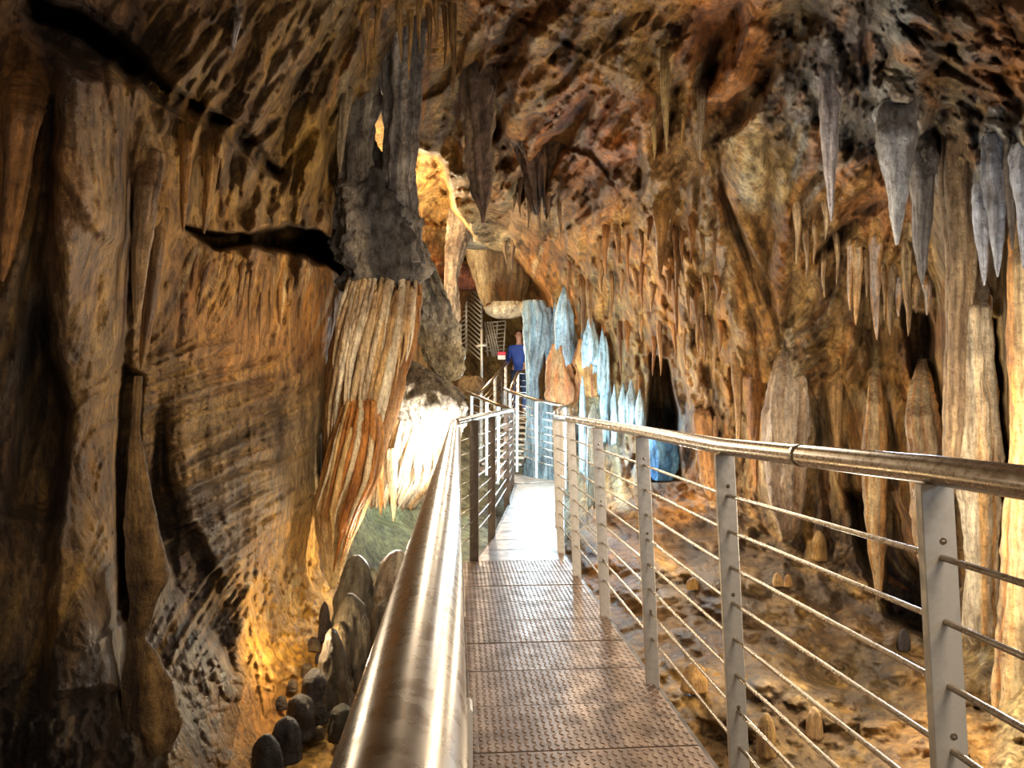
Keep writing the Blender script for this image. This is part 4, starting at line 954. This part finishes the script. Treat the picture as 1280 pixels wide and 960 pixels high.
def railing(label, path, posts, rods=8, first=.15, step=.11, r=.026, rodr=.006, pw=.06, pt=.018, lean=None, joints=(), group='walkway railings', rodpath=None, mat_post=None, ext=0):
    """path: handrail points; posts: list of (x, y, z_rail, z_deck, direction, outward lean)"""
    root = empty('railing', path[0]); tag(root, label, 'railing', group)
    link_mesh('handrail', tube_mesh('handrail', path, r, 24), STEEL, root)
    for p, t in joints:
        t = Vector(t).normalized(); p = Vector(p)
        link_mesh('rail_joint', tube_mesh('rail_joint', [p - t * .012, p + t * .012], r * 1.05, 24), STEEL, root)
    rp = rodpath or path
    for k in range(rods):
        dz = first + step * k
        link_mesh('rod', tube_mesh('rod', [Vector(q_) - Vector((0, 0, dz)) + Vector(((lean or 0) * dz, 0, 0)) for q_ in rp], rodr, 8), STEEL, root)
    for (x, y, zr, zd, dr, ln) in posts:
        d = Vector((dr[0], dr[1], 0)).normalized(); s = Vector((d.y, -d.x, 0))
        top = Vector((x, y, zr - r * .9)); h = zr - zd + .1
        bot = Vector((x + ln, y, zd - .1))
        a = [bot + s * (-pw / 2) - d * pt / 2, bot + s * (pw / 2) - d * pt / 2, bot + s * (pw / 2) + d * pt / 2, bot + s * (-pw / 2) + d * pt / 2]
        po = link_mesh('post', hexa('post', *a, top - bot, .0015), mat_post or STEELP, root)
        if y < 4.5:
            for dz in (.10, .44, .79):
                c = top + (bot - top) * (dz / h) - d * (pt / 2) + s * .004
                b = bpy.data.objects.new('bolt', bolt_me); COL.objects.link(b); b.parent = po; b.location = c - root.location - po.location + Vector((0, 0, 0))
                b.location = c
    return root


# near right railing
zr = {.2: 1.125, 1.2: 1.126, 2.19: 1.109, 3.19: 1.12, 4.22: 1.127, 5.22: 1.135, 6.02: 1.135}
NR = [(.83, y, z) for y, z in zr.items()]
path = [(.835, -1.2, 1.125)] + NR
rj = [((.83, 1.69, 1.1175), (0, 1, 0))]
R1_ = railing('long brushed steel railing with eight rods along the right of the near walkway', path, [(x, y, z, 0, (0, 1), .048) for x, y, z in NR] + [(.83, -.8, 1.125, 0, (0, 1), .048)], lean=.042, joints=rj, group=None)
# right railing from the first bend to the far corner
N2 = (.83, 6.14, 1.145)
p2 = [(.86, 6.16, 1.15), (1.0, 7.2, 1.165), (1.3, 9.0, 1.20), (1.56, 10.4, 1.22)]
railing('short-looking railing running away from the first bend of the walkway on the right', [NR[-1], (.85, 6.12, 1.145)] + p2, [(.87, 6.2, 1.15, .0, (.2, 1), .03), (1.0, 7.2, 1.165, .02, (.2, 1), .02), (1.17, 8.2, 1.18, .05, (.2, 1), .02), (1.37, 9.4, 1.2, .08, (.2, 1), .02), (1.56, 10.4, 1.22, .12, (.2, 1), .0)])
# far right railing (cold lit), back to the stairs
p3 = [(1.56, 10.4, 1.22), (1.2, 10.82, 1.31), (.86, 11.2, 1.44), (.78, 11.7, 1.50)]
railing('cold-lit railing crossing behind the far end of the deck', p3, [(1.2, 10.82, 1.31, .2, (-.7, .7), 0), (.93, 11.12, 1.41, .3, (-.7, .7), 0), (.78, 11.7, 1.5, .4, (-.7, .7), 0)], pw=.045)
# near left railing, right below the camera
pl = [(-.021, -1.0, 1.10), (-.021, .2, 1.10), (-.021, 2, 1.10), (-.021, 4.0, 1.105), (-.021, 5.2, 1.107)]
railing('near left railing seen from straight above its handrail', pl, [(-.021, y, 1.1, 0, (0, 1), 0) for y in (-.6, .4, 1.4, 2.4, 3.4, 4.4)] + [(-.0, 5.18, 1.107, 0, (0, 1), 0)])
# left railing from the bend
pk = [(-.021, 5.2, 1.107), (.0, 5.3, 1.115), (.14, 5.75, 1.135), (.33, 6.8, 1.15), (.60, 8.65, 1.17), (.80, 10.4, 1.16)]
railing('left railing with dark posts between the bend and the far end of the deck', pk, [(.14, 5.75, 1.135, .0, (.2, 1), 0), (.33, 6.8, 1.15, .02, (.2, 1), 0), (.60, 8.65, 1.17, .06, (.2, 1), 0), (.79, 10.35, 1.16, .1, (.2, 1), 0)], mat_post=BEAM, pw=.07)
pf = [(.80, 10.42, 1.16), (.48, 11.1, 1.30), (.15, 12.0, 1.45)]
railing('railing crossing to the left at the foot of the stairs', pf, [(.62, 10.8, 1.23, .15, (-.5, .9), 0), (.46, 11.15, 1.31, .25, (-.5, .9), 0), (.24, 11.75, 1.41, .38, (-.5, .9), 0)], pw=.05)
ps = [(.42, 12.4, 1.46), (.95, 14.0, 2.04), (1.0, 14.6, 2.1)]
railing('sloping left railing of the stairs below the visitor', ps, [(.42, 12.4, 1.46, .36, (.3, 1), 0), (.70, 13.25, 1.77, .7, (.3, 1), 0), (.95, 14.0, 2.04, .95, (.3, 1), 0)], pw=.05)
pr = [(.88, 11.9, 1.46), (1.12, 13.2, 1.84), (1.42, 13.4, 1.84)]
railing('sloping right railing of the stairs ending level beside the blue-white column', pr, [(.88, 11.9, 1.46, .36, (.3, 1), 0), (1.12, 13.2, 1.84, .8, (.3, 1), 0), (1.42, 13.4, 1.84, .8, (.3, 1), 0)], pw=.05)

# deck
wk = empty('walkway', (0.46, 0, 0)); tag(wk, 'long metal walkway of patterned brown deck plates winding to the stairs', 'walkway')
lz = []
bm = bmesh.new()
pitch = .0276
for a in range(14):
    for b in range(30):
        cx = .014 + b * pitch; cy = .014 + a * pitch
        th = math.radians(45 if (a + b) % 2 else -45)
        ex = Vector((math.cos(th), math.sin(th), 0)); ey = Vector((-math.sin(th), math.cos(th), 0)); c0 = Vector((cx, cy, 0))
        v = [bm.verts.new(c0 + ex * sx * .0115), ] if False else None
        base = [bm.verts.new(c0 + ex * .012), bm.verts.new(c0 + ey * .0038), bm.verts.new(c0 - ex * .012), bm.verts.new(c0 - ey * .0038)]
        top = [bm.verts.new(c0 + ex * .008 + Vector((0, 0, .0022))), bm.verts.new(c0 + ey * .002 + Vector((0, 0, .0022))), bm.verts.new(c0 - ex * .008 + Vector((0, 0, .0022))), bm.verts.new(c0 - ey * .002 + Vector((0, 0, .0022)))]
        bm.faces.new(top)
        for k in range(4): bm.faces.new((base[k], base[(k + 1) % 4], top[(k + 1) % 4], top[k]))
tread = bpy.data.meshes.new('tread_pattern'); bm.to_mesh(tread); bm.free(); tread.materials.append(DECK)
plate_me = hexa('deck_plate', (0, .003, -.006), (.83, .003, -.006), (.83, .391, -.006), (0, .391, -.006), (0, 0, .006), .0015); plate_me.materials.append(DECK)
y = -1.34
for k in range(18):
    o = bpy.data.objects.new('deck_plate', plate_me); COL.objects.link(o); o.parent = wk
    o.location = Vector((.05, y, random.uniform(-.0015, .0015))) - wk.location; o.rotation_euler = (random.uniform(-.002, .002), 0, 0)
    t = bpy.data.objects.new('tread_pattern', tread); COL.objects.link(t); t.parent = o; t['kind'] = 'stuff'
    y += .394
YE = y


def lerp(a, b, t): return tuple(a[i] + (b[i] - a[i]) * t for i in range(len(a)))


LE = [(.05, YE - .39, 0), (.05, YE, 0), (.17, 5.95, 0), (.40, 6.8, .01), (.66, 8.65, .06), (.87, 10.4, .1)]
def edge(pl_, yv):
    for a, b in zip(pl_[:-1], pl_[1:]):
        if a[1] <= yv <= b[1]: return lerp(a, b, (yv - a[1]) / (b[1] - a[1]))
    return pl_[-1]
LE = [(.05, 5.3, 0), (.16, 5.8, 0), (.37, 6.8, .01), (.65, 8.65, .06), (.87, 10.4, .1)]
RE = [(.88, 5.3, 0), (.88, 6.05, 0), (1.2, 8.2, .05), (1.52, 10.4, .12)]
yy_ = YE
while yy_ < 10.3:
    y2 = min(yy_ + .42, 10.4)
    a, b, c, d = edge(LE, yy_ + .004), edge(RE, yy_ + .004), edge(RE, y2 - .004), edge(LE, y2 - .004)
    me = hexa('deck_plate', *[(p[0], p[1], p[2] - .006) for p in (a, b, c, d)], (0, 0, .006), .0015)
    link_mesh('deck_plate', me, DECK, wk)
    yy_ = y2
for q_ in ([(.87, 10.41, .1), (1.52, 10.41, .12), (1.1, 10.9, .14), (.62, 10.85, .14)], [(.62, 10.86, .14), (1.1, 10.91, .14), (.86, 11.3, .17), (.40, 11.4, .17)], [(.40, 11.41, .17), (.86, 11.31, .17), (.9, 11.9, .2), (.3, 12.2, .2)]):
    link_mesh('deck_plate', hexa('deck_plate', *q_, (0, 0, .006), .0015), DECK, wk)
for nm, side in (('side_beam', [(.035, -1.4), (.035, 5.3), (.14, 5.8), (.35, 6.8), (.63, 8.65), (.85, 10.4)]), ('side_beam', [(.895, -1.4), (.895, 6.05), (1.21, 8.2), (1.54, 10.4)])):
    bm = bmesh.new(); prev = None
    for (x, yv) in side:
        z = max(0, (yv - 6.5) * .03)
        r_ = [bm.verts.new((x - .015, yv, z - .02)), bm.verts.new((x + .015, yv, z - .02)), bm.verts.new((x + .015, yv, z - .14)), bm.verts.new((x - .015, yv, z - .14))]
        if prev:
            for k in range(4): bm.faces.new((prev[k], prev[(k + 1) % 4], r_[(k + 1) % 4], r_[k]))
        else: bm.faces.new(r_)
        prev = r_
    bm.faces.new(prev[::-1]); me = bpy.data.meshes.new(nm); bm.to_mesh(me); bm.free()
    link_mesh(nm, me, BEAM, wk)
for yv in (.6, 2.6, 4.6):
    for x in (.06, .87):
        link_mesh('support_leg', tube_mesh('support_leg', [(x, yv, -.14), (x, yv, -1.25)], .03, 10), BEAM, wk)

# stairs up to the visitor
st = empty('staircase', (.7, 12.2, 0)); tag(st, 'narrow metal staircase climbing from the far end of the walkway to the visitors', 'staircase')
for k in range(9):
    s = k / 8; x0 = .42 + .53 * s * 1.05; yv = 12.2 + 2.1 * s; z = .22 + .75 * s
    link_mesh('stair_tread', hexa('stair_tread', (x0, yv, z), (x0 + .66, yv - .2, z), (x0 + .74, yv + .05, z), (x0 + .08, yv + .25, z), (0, 0, .03), .003), STEELP, st)
link_mesh('landing', hexa('landing', (.9, 14.35, 1.0), (1.75, 14.1, 1.0), (2.0, 16.0, 1.0), (1.0, 16.0, 1.0), (0, 0, .03), .003), STEELP, st)
link_mesh('stringer', tube_mesh('stringer', [(.42, 12.25, .22), (.98, 14.4, .94)], .03, 8), BEAM, st)
link_mesh('stringer', tube_mesh('stringer', [(1.08, 12.05, .22), (1.72, 14.2, .94)], .03, 8), BEAM, st)

# far upper staircase railings (rusty), seen through the gap
D_ = 17.5
us = empty('stair_railing', tuple(P(585, 430, D_))); tag(us, 'far rusty stair railing with slanting bars beyond the grey snout', 'railing')
for k in range(14):
    y0 = 356 + k * 6
    link_mesh('slanting_bar', tube_mesh('slanting_bar', [P(583, y0, D_), P(602, y0 + 17, D_ - .6)], .02, 6), STEELP, us)
for x, a, b in ((583, 352, 440), (602, 372, 452)):
    link_mesh('post', tube_mesh('post', [P(x, a, D_ - .3 * (x > 590)), P(x, b, D_ - .3 * (x > 590))], .032, 8), STEELP, us)
uj = empty('stair_railing', tuple(P(575, 430, D_))); tag(uj, 'far upright railing panel with level rungs at the left of the slanting bars', 'railing')
for k in range(12):
    link_mesh('rung', tube_mesh('rung', [P(570, 372 + k * 5.6, D_ + .5), P(582, 366 + k * 5.6, D_)], .016, 6), STEELP, uj)
for x, a, b in ((570, 366, 440), (576, 360, 438), (582, 356, 438)):
    link_mesh('post', tube_mesh('post', [P(x, a, D_ + .2), P(x, b, D_ + .2)], .024, 8), STEELP, uj)
ug = empty('stair_railing', tuple(P(620, 440, D_))); tag(ug, 'far yellow-lit railing grid under the thin pale slab', 'railing')
for k in range(8):
    link_mesh('rod', tube_mesh('rod', [P(606, 404 + k * 5, D_), P(632, 401 + k * 5, D_)], .016, 6), STEELP, ug)
for x in (606, 613, 622, 632):
    link_mesh('post', tube_mesh('post', [P(x, 402, D_), P(x + (4 if x < 620 else -3), 446, D_)], .022, 8), STEELP, ug)
for k in range(4):
    link_mesh('slanting_bar', tube_mesh('slanting_bar', [P(606 + k * 3, 402, D_ - .1), P(616 + k * 3, 446, D_ - .1)], .018, 6), STEELP, ug)
# crossbar fitting
fx = empty('lamp_bracket', tuple(P(602, 432, 15))); tag(fx, 'white metal cross-shaped bracket on a post near the far stairs', 'bracket')
link_mesh('upright', tube_mesh('upright', [P(602, 412, 15), P(602, 475, 15)], .03, 8), STEELP, fx)
link_mesh('crossbar', tube_mesh('crossbar', [P(595, 433, 15), P(609, 431, 15)], .03, 8), STEELP, fx)

# ================================================================== PEOPLE
SKIN = plain('skin', (.50, .28, .20), .55); BLUE = plain('blue_jacket_cloth', (.025, .07, .36), .75); NAVY = plain('dark_trousers_cloth', (.02, .03, .07), .8)
HAIR = plain('dark_hair', (.02, .015, .02), .6); REDC = plain('red_cloth', (.55, .03, .08), .7); SHOE = plain('shoe', (.03, .03, .03), .5)


def skin_body(name, J, E, mat, parent, root=0, sub=2):
    me = bpy.data.meshes.new(name)
    me.from_pydata([j[:3] for j in J], E, [])
    o = link_mesh(name, me, mat, parent); o.location = (0, 0, 0)
    sk = o.modifiers.new('skin', 'SKIN'); sk.use_smooth_shade = True
    for v, j in zip(me.skin_vertices[0].data, J):
        v.radius = (j[3], j[4] if len(j) > 4 else j[3]); v.use_root = False
    me.skin_vertices[0].data[root].use_root = True
    s_ = o.modifiers.new('sub', 'SUBSURF'); s_.levels = sub; s_.render_levels = sub
    return o


def person(loc, rot, label, top, legs, hairmat, sc=1.0, arm_fwd=.3):
    r_ = empty('person', loc); r_.rotation_euler = (0, 0, rot); r_.scale = (sc,) * 3; tag(r_, label, 'person')
    # 0 pelvis ... facing +y
    J = [(0, 0, .95, .12, .10), (0, 0, 1.15, .12, .09), (0, .0, 1.34, .15, .10), (0, 0, 1.46, .07, .07), (0, .01, 1.53, .052), (0, .02, 1.60, .075, .085), (0, .025, 1.69, .072, .085), (0, .02, 1.745, .04, .05)]
    E = [(k, k + 1) for k in range(7)]
    for s in (-1, 1):
        b = len(J)
        J += [(s * .17, 0, 1.40, .055), (s * .23, .04, 1.14, .042), (s * .21, arm_fwd, 1.06, .034), (s * .20, arm_fwd + .08, 1.05, .03, .02)]
        E += [(2, b), (b, b + 1), (b + 1, b + 2), (b + 2, b + 3)]
        for f in range(4):
            J += [(s * (.175 + .018 * f), arm_fwd + .125, 1.05, .010), (s * (.175 + .018 * f), arm_fwd + .155, 1.025, .009)]
            E += [(b + 3, len(J) - 2), (len(J) - 2, len(J) - 1)]
        J += [(s * .165, arm_fwd + .09, 1.06, .011), (s * .155, arm_fwd + .12, 1.05, .009)]; E += [(b + 3, len(J) - 2), (len(J) - 2, len(J) - 1)]
        b = len(J)
        J += [(s * .09, 0, .88, .09), (s * .10, .02 * s, .50, .06), (s * .10, -.02, .10, .042), (s * .11, .10, .04, .04, .03)]
        E += [(0, b), (b, b + 1), (b + 1, b + 2), (b + 2, b + 3)]
    skin_body('body', J, E, SKIN, r_)
    # nose, ears, eyes as small relief on the head
    JJ = [(0, 0, .84, .15, .125), (0, 0, 1.15, .145, .115), (0, 0, 1.34, .175, .125), (0, 0, 1.46, .085, .085)]
    EE = [(0, 1), (1, 2), (2, 3)]
    for s in (-1, 1):
        b = len(JJ); JJ += [(s * .175, 0, 1.40, .072), (s * .235, .04, 1.14, .058), (s * .212, arm_fwd - .02, 1.065, .045)]; EE += [(2, b), (b, b + 1), (b + 1, b + 2)]
    skin_body('jacket', JJ, EE, top, r_)
    JJ = [(0, 0, .93, .13, .11)]; EE = []
    for s in (-1, 1):
        b = len(JJ); JJ += [(s * .09, 0, .86, .10), (s * .10, .02 * s, .50, .075), (s * .10, -.02, .12, .06)]; EE += [(0, b), (b, b + 1), (b + 1, b + 2)]
    skin_body('trousers', JJ, EE, legs, r_)
    skin_body('hair', [(0, -.03, 1.60, .07), (0, -.015, 1.70, .092, .098), (0, .01, 1.77, .07)], [(0, 1), (1, 2)], hairmat, r_)
    for s in (-1, 1):
        skin_body('shoe', [(s * .105, -.04, .05, .05), (s * .11, .06, .045, .05, .04), (s * .112, .15, .035, .04, .03)], [(0, 1), (1, 2)], SHOE, r_)
        skin_body('eye', [(s * .03, .105, 1.665, .009), (s * .03, .112, 1.665, .007)], [(0, 1)], HAIR, r_, sub=1)
        skin_body('ear', [(s * .078, .01, 1.67, .016, .012), (s * .082, .0, 1.64, .012, .01)], [(0, 1)], SKIN, r_, sub=1)
    skin_body('nose', [(0, .10, 1.66, .012), (0, .125, 1.635, .014)], [(0, 1)], SKIN, r_, sub=1)
    return r_


pp = P(649, 505, 15.0)
person((float(pp[0]), float(pp[1]), 1.03), math.radians(165), 'person in a blue jacket with dark hair standing at the top of the stairs', BLUE, NAVY, HAIR)
REDM = plain('red_paint', (.55, .03, .06), .5); WHM = plain('white_paint', (.75, .74, .76), .5)
c = Vector(P(627, 444, 14.6))
bx = empty('warning_box', c); tag(bx, 'small red and white box fixed above the stair railing left of the person', 'box')
link_mesh('case', hexa('case', c + Vector((-.08, -.03, -.09)), c + Vector((.08, -.03, -.09)), c + Vector((.08, .03, -.09)), c + Vector((-.08, .03, -.09)), (0, 0, .09), .01), WHM, bx)
link_mesh('lid', hexa('lid', c + Vector((-.085, -.035, 0)), c + Vector((.085, -.035, 0)), c + Vector((.085, .035, 0)), c + Vector((-.085, .035, 0)), (0, 0, .07), .012), REDM, bx)
link_mesh('pole', tube_mesh('pole', [c + Vector((0, 0, -.08)), c + Vector((0, 0, -1.2))], .02, 8), BEAM, bx)
